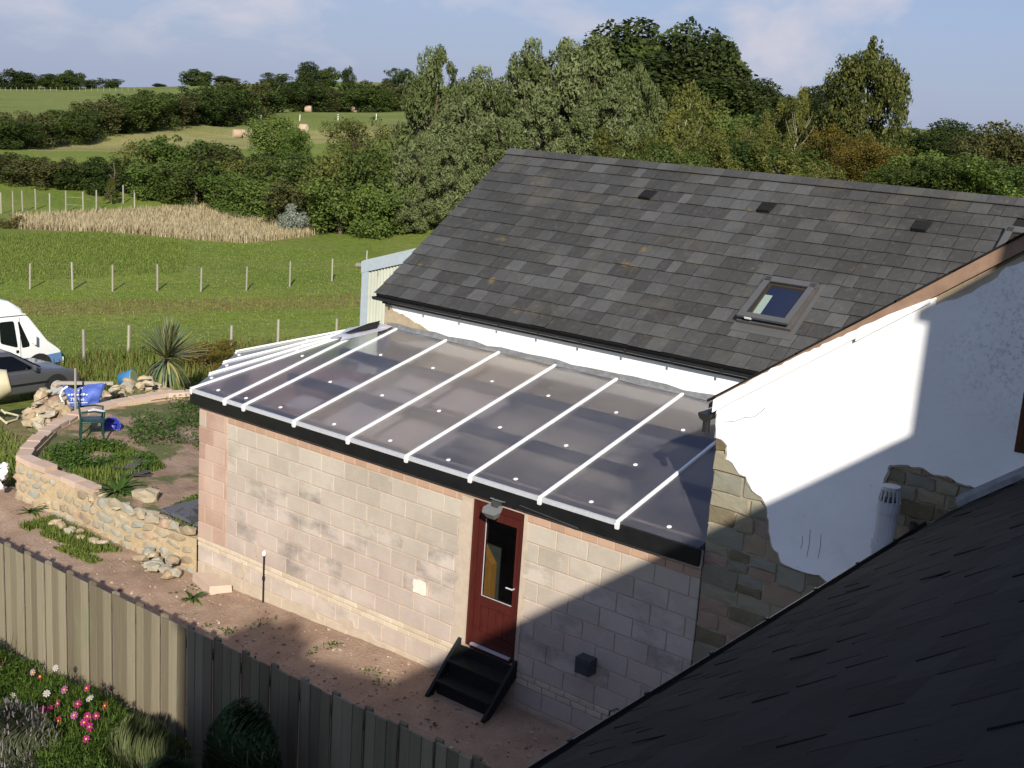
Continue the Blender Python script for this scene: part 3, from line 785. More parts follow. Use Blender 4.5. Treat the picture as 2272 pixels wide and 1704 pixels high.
for i in range(11):
    m_ = MB(); xx = -4.7 + i * 0.82; m_.box(xx, xx + .03, 3.080, 3.092, 4.37, 4.455); m_.obj('gutter_bracket', M['gutter'], gt)
# roof vents
for xv, sv in [(-1.42, 3.48), (0.83, 3.50), (3.39, 3.49)]:
    P = lambda x, s, h: sp_(xv + x * .85, sv + s * .85, h * .85)
    m_ = MB(); m_.add(*hexa([P(-.14, -.12, .015), P(.14, -.12, .015), P(.16, .18, .02), P(-.16, .18, .02), P(-.12, -.12, .085), P(.12, -.12, .085), P(.13, .18, .03), P(-.13, .18, .03)]), .2)
    o = fixn(m_.obj('roof_vent', M['darkslate'], barn))
    m_ = MB(); m_.add(*hexa([P(-.11, -.128, .03), P(.11, -.128, .03), P(.11, -.119, .03), P(-.11, -.119, .03), P(-.11, -.128, .075), P(.11, -.128, .075), P(.11, -.119, .075), P(-.11, -.119, .075)])); fixn(m_.obj('vent_grille', M['black'], o))
M['reflectblue'] = flat('painted blue reflection', (0.016, 0.026, 0.10), rough=0.5)  # blue reflection of the skylight glass, put into a panel colour
M['darkpine'] = flat('dark varnished pine', (0.13, 0.065, 0.025), rough=0.5)
# skylight (open a crack) and a second one further along
def skylight(x0, x1, s0, s1, tilt_, label):
    def F(x, s, h): return sp_(x, s, h)
    def bx(name, a, b_, c, d, h0, h1, mat, par, tl=0.0):
        def G(x, s, h): return F(x, s, h + tl * (s1 - s))
        m_ = MB(); m_.add(*hexa([G(a, c, h0), G(b_, c, h0), G(b_, d, h0), G(a, d, h0), G(a, c, h1), G(b_, c, h1), G(b_, d, h1), G(a, d, h1)]))
        return fixn(m_.obj(name, M[mat], par))
    fl = bx('skylight', x0 - .06, x1 + .09, s0 - .16, s1 + .06, 0.0, .026, 'veluxgrey', barn)
    for n_, a, b_, c, d in [('frame', x0 - .02, x0 + .05, s0, s1), ('frame', x1 - .05, x1 + .02, s0, s1), ('frame', x0 + .05, x1 - .05, s1 - .05, s1), ('frame', x0 + .05, x1 - .05, s0, s0 + .04)]:
        bx(n_, a, b_, c, d, .026, .075, 'orangewood' if False else 'timber', fl)
    for a, b_, c, d in [(x0, x0 + .10, s0, s1), (x1 - .10, x1, s0, s1), (x0 - .01, x1 + .01, s1 - .10, s1 + .02), (x0 + .10, x1 - .10, s0, s0 + .10)]:
        bx('sash', a, b_, c, d, .078, .115, 'veluxgrey', fl, tilt_)
    bx('glass', x0 + .10, x1 - .10, s0 + .10, s1 - .10, .094, .098, 'glass', fl, tilt_)
    for a, b_, c, d in [(x0 + .09, x0 + .12, s0 + .1, s1 - .1), (x1 - .12, x1 - .09, s0 + .1, s1 - .1), (x0 + .12, x1 - .12, s1 - .13, s1 - .1)]:
        bx('lining', a, b_, c, d, .0265, .07, 'darkpine', fl)
    bx('label_tag', x0 + .13, x0 + .24, s0 - .012, s0 - .004, .07, .10, 'white', fl, tilt_)
    bx('blind', x0 + .12, x0 + .24, s0 + .13, s1 - .32, .034, .038, 'white', fl, 0)
    bx('reflection_panel', x0 + .12, x1 - .12, s0 + .1, s1 - .13, .028, .031, 'reflectblue', fl, 0)  # flat panel under the glass, painted as its blue reflection
    return fl
skylight(1.68, 2.50, 0.86, 1.84, 0.07, 'a')
skylight(4.62, 5.45, 2.75, 3.62, 0.0, 'b')
# dark attic below the skylights
m_ = MB(); m_.box(1.6, 2.6, 3.7, 4.8, 4.30, 4.40); m_.obj('attic_floor', M['darkfloor'], barn)
# =============================================================== white gable house
gab = thing('gable_house', 'white rendered gable house with patches of bare stone showing and a terracotta verge', 'house')
rg = random.Random(21)
VZ = lambda x: 4.74 + 0.722 * (x - 3.51)
XRG = 11.0
m_ = MB(); m_.add(*prism([(3.53, -0.3), (XRG, -0.3), (XRG, VZ(XRG) - .05), (3.53, VZ(3.53) - .05)], 0.016, 0.5)); fixn(m_.obj('wall', M['stonemortar'], gab))
m_ = MB(); m_.box(3.53, 3.9, 0.5, 3.2, -0.3, 4.7); m_.obj('return_wall', M['render'], gab)
# exposed stones, laid in rough courses
def stone_poly(x0, x1, z0, z1, rg, j=0.018):
    c = min(x1 - x0, z1 - z0) * 0.18
    P = [(x0 + c * rg.random(), z0), ((x0 + x1) / 2, z0 + rg.uniform(-j, j) * .6), (x1 - c * rg.random(), z0), (x1, z0 + c * rg.random()), (x1, z1 - c * rg.random()), (x1 - c * rg.random(), z1), ((x0 + x1) / 2, z1 + rg.uniform(-j, j) * .6), (x0 + c * rg.random(), z1), (x0, z1 - c * rg.random()), (x0, z0 + c * rg.random())]
    return [(a + rg.uniform(-j, j) * .5, b_ + rg.uniform(-j, j) * .5) for a, b_ in P]
def stone_face(P, y0, d, rg, ch=0.012):
    """stone with a chamfered uneven front face at y0, going back d"""
    n = len(P)
    cx_ = sum(p[0] for p in P) / n; cz_ = sum(p[1] for p in P) / n
    v = [(a, y0 + d, b_) for a, b_ in P] + [(a, y0 + ch, b_) for a, b_ in P]
    v += [(cx_ + (a - cx_) * (1 - ch * 1.0 / max(.04, math.hypot(a - cx_, b_ - cz_))), y0 + rg.uniform(-.008, .006), cz_ + (b_ - cz_) * (1 - ch * 1.0 / max(.04, math.hypot(a - cx_, b_ - cz_)))) for a, b_ in P]
    v.append((cx_, y0 - .006, cz_))
    f = []
    for i in range(n):
        j = (i + 1) % n
        f += [(i, j, n + j, n + i), (n + i, n + j, 2 * n + j, 2 * n + i), (2 * n + i, 2 * n + j, 3 * n)]
    return v, f
def courses(x0, x1, z0, z1, hmin, hmax, wmin, wmax, parent, keep, mat='stone', y0=0.0, name='stone'):
    z = z0
    while z < z1 - .05:
        h = min(rg.uniform(hmin, hmax), z1 - z)
        x = x0 - rg.uniform(0, .02)
        while x < x1:
            w = rg.uniform(wmin, wmax)
            xe = min(x + w, x1 + .03)
            if keep((x + xe) / 2, z + h / 2):
                zz0, zz1 = z + .008, z + h - .008
                if h > .2 and rg.random() < .25:
                    zm = (zz0 + zz1) / 2
                    for a, c in ((zz0, zm - .007), (zm + .007, zz1)):
                        m_ = MB(); m_.add(*stone_face(stone_poly(x + .007, xe - .007, a, c, rg), y0 + rg.uniform(-.012, .006), .08, rg), rg.random()); fixn(m_.obj(name, M[mat], parent))
                else:
                    m_ = MB(); m_.add(*stone_face(stone_poly(x + .007, xe - .007, zz0, zz1, rg), y0 + rg.uniform(-.012, .006), .08, rg), rg.random()); fixn(m_.obj(name, M[mat], parent))
            x = xe
        z += h
BND = [(3.50, 4.66), (3.53, 4.36), (3.61, 4.35), (3.69, 4.30), (3.69, 4.14), (3.78, 4.11), (3.87, 4.01), (3.96, 4.00), (4.06, 3.86), (4.18, 3.81), (4.26, 3.71), (4.32, 3.44), (4.38, 3.28), (4.46, 3.23), (4.51, 3.13), (4.72, 3.10), (4.85, 3.10), (4.97, 3.12), (5.10, 3.06), (5.45, 2.9)]
def bx_at(z):                      # x of the render edge at height z
    best = 5.6
    for (a, za), (c, zc) in zip(BND[:-1], BND[1:]):
        if min(za, zc) <= z <= max(za, zc) and abs(za - zc) > 1e-6:
            best = min(best, a + (c - a) * (z - za) / (zc - za)) if best == 5.6 else max(best, a + (c - a) * (z - za) / (zc - za))
    return best
courses(3.53, 5.5, 0.0, 4.40, .17, .27, .22, .52, gab, lambda x, z: x < bx_at(z) + .22 and z > 1.6)
courses(5.5, 6.7, 3.9, 4.62, .12, .2, .2, .42, gab, lambda x, z: True)
# render skin with ragged edges
left = jag(BND, .012, .045, rg)
patch = jag([(5.60, 3.3), (5.60, 4.0), (5.54, 4.28), (5.53, 4.36), (5.57, 4.52), (5.71, 4.56), (5.92, 4.575), (6.03, 4.53), (6.17, 4.55), (6.27, 4.51), (6.50, 4.50), (6.9, 4.50)], .010, .04, rg)
poly = left + [(5.5, 2.95)] + patch + [(XRG, 4.5), (XRG, VZ(XRG) - .12), (6.95, VZ(6.95) - .12)] + jag([(6.9, VZ(6.9) - .17), (6.5, VZ(6.5) - .16), (6.42, VZ(6.42) - .13), (6.3, VZ(6.3) - .2), (6.0, VZ(6.0) - .2), (5.8, VZ(5.8) - .15)], .015, .05, rg) + [(5.78, VZ(5.78) - .06), (3.52, VZ(3.52) - .06)]
m_ = MB(); m_.add(*prism(poly, -0.030, 0.03)); rn = fixn(m_.obj('render_skin', M['render'], gab))
pl2 = [(x - .018 + rg.uniform(-.006, .006), z - .012) for x, z in left] + [(5.5, 2.93)] + [(x + (.015 if z > 4.45 else .02), z - .018) for x, z in patch] + [(XRG, 4.46), (XRG, VZ(XRG) - .12), (3.52, VZ(3.52) - .08)]
m_ = MB(); m_.add(*prism(pl2, -0.016, 0.03)); fixn(m_.obj('render_undercoat', M['cement'], gab))
# mould staining is darker thin growth on the shaded part: small flecks as own geometry are below pixel size, left to the material
# crack and drip marks
m_ = MB(); pc = [(3.62, 4.56), (3.75, 4.60), (3.87, 4.67), (3.98, 4.70), (4.06, 4.78), (4.10, 4.83)]
m_.add(*tube([(a, -.031, b_) for a, b_ in pc], .0032, 4)); m_.obj('crack', M['felt'], gab)
for (a, z0, z1) in [(4.72, 3.35, 3.50), (4.80, 3.28, 3.60), (4.93, 3.30, 3.58)]:
    m_ = MB(); m_.add(*tube([(a, -.030, z0), (a + .01, -.031, (z0 + z1) / 2), (a, -.030, z1)], .0028, 4)); m_.obj('drip_stain', M['felt'], gab)
# verge: terracotta strip, painted strip below it, dark tile edge above
def strip(xa, xb, o0, o1, y0, y1, mat, name, top=None):
    low = [(xa, VZ(xa) + o0), (xb, VZ(xb) + o0)]
    hi = top or [(xb, VZ(xb) + o1), (xa, VZ(xa) + o1)]
    m_ = MB(); m_.add(*prism(low + hi, y0, y1)); return fixn(m_.obj(name, M[mat], gab))
strip(3.50, XRG, -0.055, 0.10, -0.075, 0.05, 'terracotta', 'verge')
t_ = [(x, VZ(x) + 0.085 - max(0, (x - 4.35)) * 0.075) for x in [5.35, 5.2, 5.0, 4.8, 4.6, 4.4, 4.2, 4.0, 3.8, 3.48]]
t_ = [t_[0]] + jag(t_[1:-1], .012, .05, rg) + [t_[-1]]
strip(3.48, 5.35, -0.065, 0, -0.088, 0.0, 'render', 'painted_verge', t_)
strip(5.05, 5.75, -0.10, 0, -0.095, 0.0, 'render', 'painted_verge', [(5.75, VZ(5.75) - .055), (5.35, VZ(5.35) + 0.01), (5.05, VZ(5.05) + .02)])
for i in range(14):
    xa = 3.40 + i * 0.5
    m_ = MB(); m_.add(*prism([(xa, VZ(xa) + .102 + (.014 if i % 2 else 0)), (xa + .52, VZ(xa + .52) + .102), (xa + .52, VZ(xa + .52) + .125), (xa, VZ(xa) + .13)], -0.09, .35)); fixn(m_.obj('verge_tile', M['felt'], gab))
# roof behind the gable
m_ = MB(); m_.add(*prism([(3.35, VZ(3.35) + .03), (XRG, VZ(XRG) + .03), (XRG, VZ(XRG) + .09), (3.35, VZ(3.35) + .09)], 0.06, 6.2)); fixn(m_.obj('roof', M['slate'], gab))
# gutter end and downpipe stub at the corner
gu = MB()
q = [(3.47 - .075 + .085 * math.cos(t), 4.62 + .085 * math.sin(t)) for t in [math.pi + i * math.pi / 8 for i in range(9)]]
gu.add(*prism(q, -0.10, 3.2)); o = fixn(gu.obj('gutter', M['gutter'], gab))
m_ = MB(); m_.add(*tube([(3.40, -0.04, 4.55), (3.40, -0.04, 4.40)], .045, 10)); m_.obj('downpipe_stub', M['gutter'], o)
# window opening at the far side: dark frame with green-black edge
wd = MB(); wd.box(6.765, 6.82, -0.038, 0.02, 4.95, 6.2); w_ = wd.obj('window', M['doorred'], gab)
m_ = MB(); m_.box(6.82, 7.6, -0.034, 0.0, 4.95, 6.2); m_.obj('pane', M['carglass'], w_)

# =============================================================== near house: dark slate roof below the camera
nh = thing('slate_roofed_house', 'house with a dark slate roof, black gutter and tall chimneys beside the gable', 'house')
NE = Vector((6.28, 0, 4.20)); NA = math.atan(0.779)
ND = Vector((math.cos(NA), 0, math.sin(NA))); NN = Vector((-math.sin(NA), 0, math.cos(NA)))
def np_(y, s, h=0.0): return NE + Vector((0, y, 0)) + ND * s + NN * h
YN0, YN1 = -20.5, -0.06
NL = 5.4 / math.cos(NA)
m_ = MB(); m_.add(*hexa([np_(YN0, 0, -.09), np_(YN0, NL, -.09), np_(YN1, NL, -.09), np_(YN1, 0, -.09), np_(YN0, 0, -.012), np_(YN0, NL, -.012), np_(YN1, NL, -.012), np_(YN1, 0, -.012)])); fixn(m_.obj('roof_deck', M['felt'], nh))
m_ = MB(); m_.box(6.25, 6.5, YN0, YN1, -0.3, 4.1); m_.obj('wall', M['render'], nh)
nsl = []
r_ = 0
while r_ * .262 < NL - .1:
    s0 = r_ * .262
    y = YN1 - (.15 if r_ % 2 else 0)
    while y > YN0:
        w = .305 * rg.choice([1, 1, 1, 1.05, .9])
        a, c = y, max(y - w, YN0)
        y -= w
        if a > YN1: a = YN1
        F = lambda yy, s, h: np_(yy, s, h)
        if a - c < .06: continue
        lift = .018 + rg.uniform(0, .008) + (rg.random() < .07) * rg.uniform(.006, .018)
        v = slate_verts(F, c + .002, a - .003, s0 - rg.uniform(0, .012), s0 + .262 + .06, lift, rg, .008)
        ctr = np_((a + c) / 2, s0 + .1)
        nsl.append(((0 if inview(ctr, 60) else 1), (ctr - CAM).length, v, rg.random()))
    r_ += 1
nsl.sort(key=lambda q: (q[0], q[1]))
rest = MB()
for i, (a, d, v, t) in enumerate(nsl):
    if i < 290 and a == 0:
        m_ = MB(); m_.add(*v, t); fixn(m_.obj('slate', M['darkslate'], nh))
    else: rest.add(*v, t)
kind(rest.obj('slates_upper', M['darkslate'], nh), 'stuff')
# gutter along the eave
g = MB()
gp = [(math.cos(t) * 0.11, math.sin(t) * 0.10) for t in [math.pi + i * math.pi / 8 for i in range(9)]]
gi = [(a * .9, b_ * .9) for a, b_ in gp]
n = len(gp); gx, gz = 6.135, 4.035
v = [(gx + a, YN0, gz + b_) for a, b_ in gp] + [(gx + a, -0.05, gz + b_) for a, b_ in gp] + [(gx + a, YN0, gz + b_ + .004) for a, b_ in gi] + [(gx + a, -0.05, gz + b_ + .004) for a, b_ in gi]
f = [(i, i + 1, n + i + 1, n + i) for i in range(n - 1)] + [(2 * n + i, 3 * n + i, 3 * n + i + 1, 2 * n + i + 1) for i in range(n - 1)] + [(0, n, 3 * n, 2 * n), (n - 1, 2 * n - 1, 4 * n - 1, 3 * n - 1)[::-1]]
g.add(v, f); gt = fixn(g.obj('gutter', M['gutter'], nh))
for i in range(12):
    m_ = MB(); yy = -0.9 - i * .9; m_.box(gx - .118, gx - .10, yy, yy + .035, gz - .04, gz + .012); m_.box(gx - .09, gx + .10, yy, yy + .035, gz - .112, gz - .101); m_.obj('gutter_bracket', M['gutter'], gt)
m_ = MB(); m_.box(6.25, 6.30, YN0, YN1, 3.86, 4.12); m_.obj('fascia', M['black'], nh)
# lead upstand along the gable
m_ = MB(); m_.add(*hexa([np_(-.16, .12, .03), np_(-.16, NL, .03), np_(-.03, NL, .03), np_(-.03, .12, .03), np_(-.15, .12, .085), np_(-.15, NL, .085), np_(-.035, NL, .13), np_(-.035, .12, .13)])); fixn(m_.obj('upstand_flashing', M['lead'], nh))
# taller part behind, with two stacks whose shadows fall on the yard
EZ = 9.04
m_ = MB(); m_.box(11.2, 17.0, -24.0, -1.2, -0.3, EZ - .12); m_.obj('wall', M['render'], nh)
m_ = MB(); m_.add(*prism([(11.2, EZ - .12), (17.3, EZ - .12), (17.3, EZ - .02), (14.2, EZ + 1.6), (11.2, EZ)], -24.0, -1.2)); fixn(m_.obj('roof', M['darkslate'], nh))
def stack(x0, x1, y0, y1, z1, pots, pr, ph):
    m_ = MB(); m_.box(x0, x1, y0, y1, EZ - .5, z1 - .12); m_.box(x0 - .06, x1 + .06, y0 - .06, y1 + .06, z1 - .12, z1)
    o = m_.obj('chimney', M['brick'], nh)
    for (a, c) in pots:
        m_ = MB(); m_.add(*xf(lathe([(pr, 0), (pr * .92, ph * .8), (pr * 1.05, ph * .85), (pr * 1.05, ph)], 14), Matrix.Translation((a, c, z1)))); m_.obj('chimney_pot', M['terracotta'], o)
stack(11.32, 12.3, -6.05, -4.5, 10.45, [(11.8, -5.62), (11.9, -4.75)], .24, .75)
stack(11.32, 12.3, -17.22, -16.55, 11.2, [(11.8, -17.0), (12.1, -16.75)], .15, .3)
m_ = MB(); m_.add(*prism([(-16.55, EZ - .3), (-13.2, EZ - .3), (-13.6, 9.1), (-16.55, 10.8)], 11.25, 12.6, 'yz')); fixn(m_.obj('shade_block', M['render'], nh))  # unseen block added beside the stack, sloped to shade the fence
# flue with slotted cap and dark pipe behind it
fl = thing('vent_pipe', 'pale grey soil vent pipe with a slotted cap beside the black gutter', 'pipe', (5.73, -0.34, 0.0))
m_ = MB(); m_.add(*tube([(0, 0, 0.0), (0, 0, 4.22)], .105, 18)); m_.obj('pipe', M['greyplastic'], fl)
m_ = MB(); m_.add(*tube([(0, 0, 3.72), (0, 0, 3.80)], .122, 18)); m_.obj('collar', M['greyplastic'], fl)
m_ = MB(); m_.add(*tube([(0, 0, 4.13), (0, 0, 4.24)], .118, 18)); m_.obj('collar', M['greyplastic'], fl)
m_ = MB(); m_.add(*tube([(0, 0, 4.36), (0, 0, 4.40)], .092, 18)); m_.obj('cap', M['greyplastic'], fl)
for i in range(14):
    t = i * 2 * math.pi / 14
    m_ = MB(); m_.add(*tube([(.108 * math.cos(t), .108 * math.sin(t), 4.23), (.088 * math.cos(t), .088 * math.sin(t), 4.37)], .0085, 5)); m_.obj('cap_rib', M['greyplastic'], fl)
m_ = MB(); m_.add(*tube([(0, 0, 4.2), (0, 0, 4.26)], .08, 14)); m_.obj('inner_pipe', M['darkgrey'], fl)
m_ = MB(); m_.add(*tube([(5.93, -0.10, 0.0), (5.93, -0.10, 4.0)], .04, 10)); tag(m_.obj('downpipe', M['gutter']), 'black downpipe against the bare stone patch behind the pale vent pipe', 'pipe')
# =============================================================== terrain: one sheet from the yard to the skyline
CT = [(-88.0, 42.4, 0.4), (-87.7, 48.7, 0.7), (-92.7, 59.3, 0.5), (-124.2, 75.2, -0.4), (-126.0, 93.4, 0.5), (-128.2, 111.0, 0.7), (-151.1, 106.6, 0.3), (-131.1, 103.0, 0.5), (-176.3, 169.4, 3.8), (-185.6, 195.2, 4.8), (-112.4, 56.1, -0.4), (-128.6, 77.5, 0.6), (-142.2, 101.7, 2.1), (-158.6, 129.4, 3.5), (-221.5, 127.1, -0.0), (-269.2, 182.1, 2.3), (-375.7, 219.9, 0.8), (-511.0, 285.7, -1.0), (-449.7, 307.9, 3.5), (-364.2, 288.7, 7.4), (-305.2, 280.5, 10.9), (-265.9, 277.6, 12.0), (-79.7, 155.4, 8.6), (-69.9, 132.3, 7.5), (-93.9, 158.9, 8.0), (-112.4, 170.8, 7.4), (-70.3, 203.5, 8.4), (-59.7, 207.1, 8.1), (-54.7, 208.6, 7.8), (-67.5, 172.3, 6.2), (-27.4, 78.5, 3.9), (-15.8, 63.6, 4.0), (-27.5, 52.9, 3.4), (-43.0, 54.4, 1.2),
      (-20, 5, -0.97), (-20.5, 3, -0.97), (-25, 7, -1.4), (-15.2, 3, -0.08), (-15, 5.2, -0.02), (-15.5, 6.4, 0.02), (-16.8, 2.6, -0.32), (-17.3, 5.6, -0.5), (-13.2, 0.3, -0.2), (-20, 15, -1.05), (-24, 10, -1.15), (-30, 0, -1.2), (-30, 20, -1.2), (-37, 15, -1.2), (-35, 28, -1.2), (-45, 20, -1.0), (-48, 28, -0.95), (-52, 30, -0.95), (-55, 40, -1.2), (-64, 33, -1.2), (-60, 45, -1.2), (-50, 43, -1.2), (-75, 40, -0.6), (-40, 38, -1.0), (-28, 35, -0.6), (-15, 25, -0.9), (-12, 14, -0.9), (0, 14, -0.6), (12, 25, 0.4), (10, 60, 4.2),
      (0, 0, -0.45), (-9, 3, -0.45), (-12, -3, -0.5), (-15, 2, -0.5), (0, -8, -0.4), (-8, -8, -0.5), (8, -14, -0.4), (14, 0, -0.3), (-25, -20, -1.2), (0, -30, -0.5), (30, -20, 0.0),
      (-700, 380, -8), (-560, 420, -2), (-420, 420, 5), (-300, 420, 8), (-120, 330, 8), (0, 330, 7), (120, 200, 8), (-700, 0, -6), (-300, -100, -2), (-200, -400, -4), (200, -300, 0), (400, 100, 8), (300, 500, 6), (-200, 700, 4), (-700, 700, -10)]
CTa = np.array(CT)
def tps_fit(P):
    n = len(P); d = np.linalg.norm(P[:, None, :2] - P[None, :, :2], axis=2)
    K_ = d + np.eye(n) * 0.3                 # linear (biharmonic) kernel: gentle, no overshoot
    A_ = np.zeros((n + 1, n + 1)); A_[:n, :n] = K_; A_[:n, n] = 1; A_[n, :n] = 1
    rhs = np.zeros(n + 1); rhs[:n] = P[:, 2]
    return np.linalg.solve(A_, rhs)
TW = tps_fit(CTa)
def terr(x, y):
    x = np.atleast_1d(np.asarray(x, float)); y = np.atleast_1d(np.asarray(y, float))
    d = np.sqrt((x[:, None] - CTa[None, :, 0]) ** 2 + (y[:, None] - CTa[None, :, 1]) ** 2)
    return d @ TW[:-1] + TW[-1]
def tz(x, y): return float(terr(x, y)[0])
def axis_pts(c, lo, hi, fine, grow, span):
    p = [c]; s = fine
    while p[-1] < hi:
        if p[-1] - c > span: s *= grow
        p.append(p[-1] + s)
    q = [c]; s = fine
    while q[-1] > lo:
        if c - q[-1] > span: s *= grow
        q.append(q[-1] - s)
    return np.array(sorted(set(p + q)))
gxs = axis_pts(-36, -1600, 900, 0.9, 1.06, 36)
gys = axis_pts(20, -900, 1500, 0.9, 1.06, 34)
GX, GY = np.meshgrid(gxs, gys)
FX, FY = GX.ravel(), GY.ravel()
FZ = terr(FX, FY)
def inpoly(x, y, poly):
    r_ = np.zeros(len(x), bool); n = len(poly)
    for i in range(n):
        x1, y1 = poly[i]; x2, y2 = poly[(i + 1) % n]
        c = ((y1 > y) != (y2 > y)) & (x < (x2 - x1) * (y - y1) / (y2 - y1 + 1e-12) + x1)
        r_ ^= c
    return r_
dist = np.hypot(FX - 9.9, FY + 12.1)
col = np.tile(np.array([0.155, 0.215, 0.034]), (len(FX), 1))           # meadow
def paint(mask, c): col[mask] = c
HAY = [(-110, 55), (-121, 67), (-140, 96), (-158, 126), (-176, 162), (-190, 200), (-170, 205), (-120, 140), (-105, 100), (-100, 70)]
paint(inpoly(FX, FY, [(-98, 40), (-118, 66), (-160, 128), (-190, 205), (-600, 600), (-800, 300), (-300, 60)]), (0.155, 0.195, 0.055))    # upper pasture
paint(inpoly(FX, FY, HAY), (0.33, 0.30, 0.125))                       # mown hay
paint(inpoly(FX, FY, [(-156, 112), (-132, 116), (-120, 150), (-170, 210), (-190, 205), (-170, 150)]), (0.165, 0.205, 0.055))
paint(inpoly(FX, FY, [(-130, 120), (-60, 120), (-50, 230), (-130, 260)]), (0.19, 0.20, 0.07))
DRY = [(-60.9, 28.0), (-63.0, 38.0), (-63.0, 45.4), (-55.6, 45.5), (-49.9, 44.5), (-47.6, 40.5), (-46.4, 34.0), (-50.3, 30.2), (-55.7, 25.5)]
paint(inpoly(FX, FY, DRY), (0.34, 0.26, 0.13))
PATH = [(-37.0, 12.0), (-34.6, 16.2), (-32.0, 21.4), (-30.0, 27.0), (-29.0, 32), (-26.8, 30), (-27.3, 24.4), (-30.3, 18.0), (-33.3, 11.0)]
paint(inpoly(FX, FY, PATH), (0.185, 0.19, 0.055))
MOUND = [(-53.4, 22.0), (-52.6, 28.5), (-46.2, 30.2), (-39.0, 24.4), (-39.0, 19.8), (-40.3, 13.9)]
paint(inpoly(FX, FY, MOUND), (0.142, 0.20, 0.033))
paint(inpoly(FX, FY, [(-19.5, 2), (-18, 6.3), (-12.6, 7), (-11, 0), (-12, -3), (-24, -4), (-24, 2)]), (0.20, 0.15, 0.095))
nx_, ny_ = len(gxs), len(gys)
me = bpy.data.meshes.new('ground')
idx = np.arange(nx_ * ny_).reshape(ny_, nx_)
quads = np.stack([idx[:-1, :-1], idx[:-1, 1:], idx[1:, 1:], idx[1:, :-1]], -1).reshape(-1, 4)
me.from_pydata(np.stack([FX, FY, FZ], 1).tolist(), [], quads.tolist())
ca = me.color_attributes.new('soilcol', 'FLOAT_COLOR', 'POINT')
ca.data.foreach_set('color', np.concatenate([col, np.ones((len(col), 1))], 1).ravel())
me.polygons.foreach_set('use_smooth', [True] * len(me.polygons))
t = NT('field ground')
att = t.n('ShaderNodeAttribute', attribute_name='soilcol').outputs['Color']
p = t.pos()
n1 = t.noise(p, 0.35, 7, 0.6); n2 = t.noise(p, 3.0, 6, 0.65); n3 = t.noise(p, 0.06, 4, 0.5)
c = t.mix(t.ramp(n1, [(0.40, 0.0), (0.62, 0.55)]), att, (0.22, 0.22, 0.07))
c = t.mix(t.ramp(n3, [(0.45, 0.0), (0.65, 0.4)]), c, (0.085, 0.13, 0.024))
c = t.mix(1.0, c, t.ramp(n2, [(0.25, (0.62, 0.64, 0.6)), (0.5, (1.0, 1.0, 1.0)), (0.8, (1.28, 1.26, 1.15))]), 'MULTIPLY')
bs = t.n('ShaderNodeBsdfPrincipled'); t.l(c, bs.inputs['Base Color']); bs.inputs['Roughness'].default_value = 0.95; bs.inputs['Specular IOR Level'].default_value = 0.1
bn = t.n('ShaderNodeBump'); bn.inputs['Strength'].default_value = 0.9; bn.inputs['Distance'].default_value = 0.18
t.l(t.noise(p, 2.2, 8, 0.7), bn.inputs['Height']); t.l(bn.outputs[0], bs.inputs['Normal']); t.l(bs.outputs[0], t.out.inputs[0])
me.materials.append(t.m)
gr = kind(link(bpy.data.objects.new('ground', me)), 'structure')

# =============================================================== yard between fence and extension
def sheet(name, x0, x1, y0, y1, st, zf, mat, k='structure', mask=None):
    nx = max(2, int((x1 - x0) / st) + 1); ny = max(2, int((y1 - y0) / st) + 1)
    v = []; f = []
    for j in range(ny):
        for i in range(nx):
            x = x0 + (x1 - x0) * i / (nx - 1); y = y0 + (y1 - y0) * j / (ny - 1)
            v.append((x, y, zf(x, y)))
    for j in range(ny - 1):
        for i in range(nx - 1):
            q = (j * nx + i, j * nx + i + 1, (j + 1) * nx + i + 1, (j + 1) * nx + i)
            if mask is None or mask((v[q[0]][0] + v[q[2]][0]) / 2, (v[q[0]][1] + v[q[2]][1]) / 2): f.append(q)
    m_ = MB(); m_.add(v, f); o = m_.obj(name, mat, None, True)
    return kind(o, k) if k else o
def yz(x, y):
    base = 0.0 if x > -1.5 else -0.045 * min(4.5, (-1.5 - x))
    return base + 0.035 * mnoise.noise((x * 0.9, y * 0.9, 3.3)) + 0.02 * mnoise.noise((x * 3.1, y * 3.1, 1.3)) + 0.008 * mnoise.noise((x * 9, y * 9, 7))
sheet('yard', -22, 6.3, -4.3, 0.05, 0.09, yz, M['gravel'])
# loose stones on the gravel
rg = random.Random(8)
stn = MB()
for i in range(2000):
    x = rg.uniform(-9, 5); y = rg.uniform(-4.1, -0.05)
    s = rg.choice([.008, .009, .010, .012, .014, .022]) * rg.uniform(.8, 1.3)
    Mx = Matrix.Translation((x, y, yz(x, y) + s * .25)) @ Matrix.Rotation(rg.uniform(0, 6.3), 4, 'Z')
    stn.add(*xf(box(-s, s, -s * .7, s * .7, -s * .5, s * .6), Mx), rg.random())
M['pebble'] = gm('loose stones', [(0.0, (0.16, 0.105, 0.085)), (0.55, (0.33, 0.23, 0.18)), (0.85, (0.44, 0.34, 0.27)), (1.0, (0.66, 0.58, 0.49))], tw=0.9, ns=20, rough=0.95)
kind(stn.obj('loose_stones', M['pebble']), 'stuff')

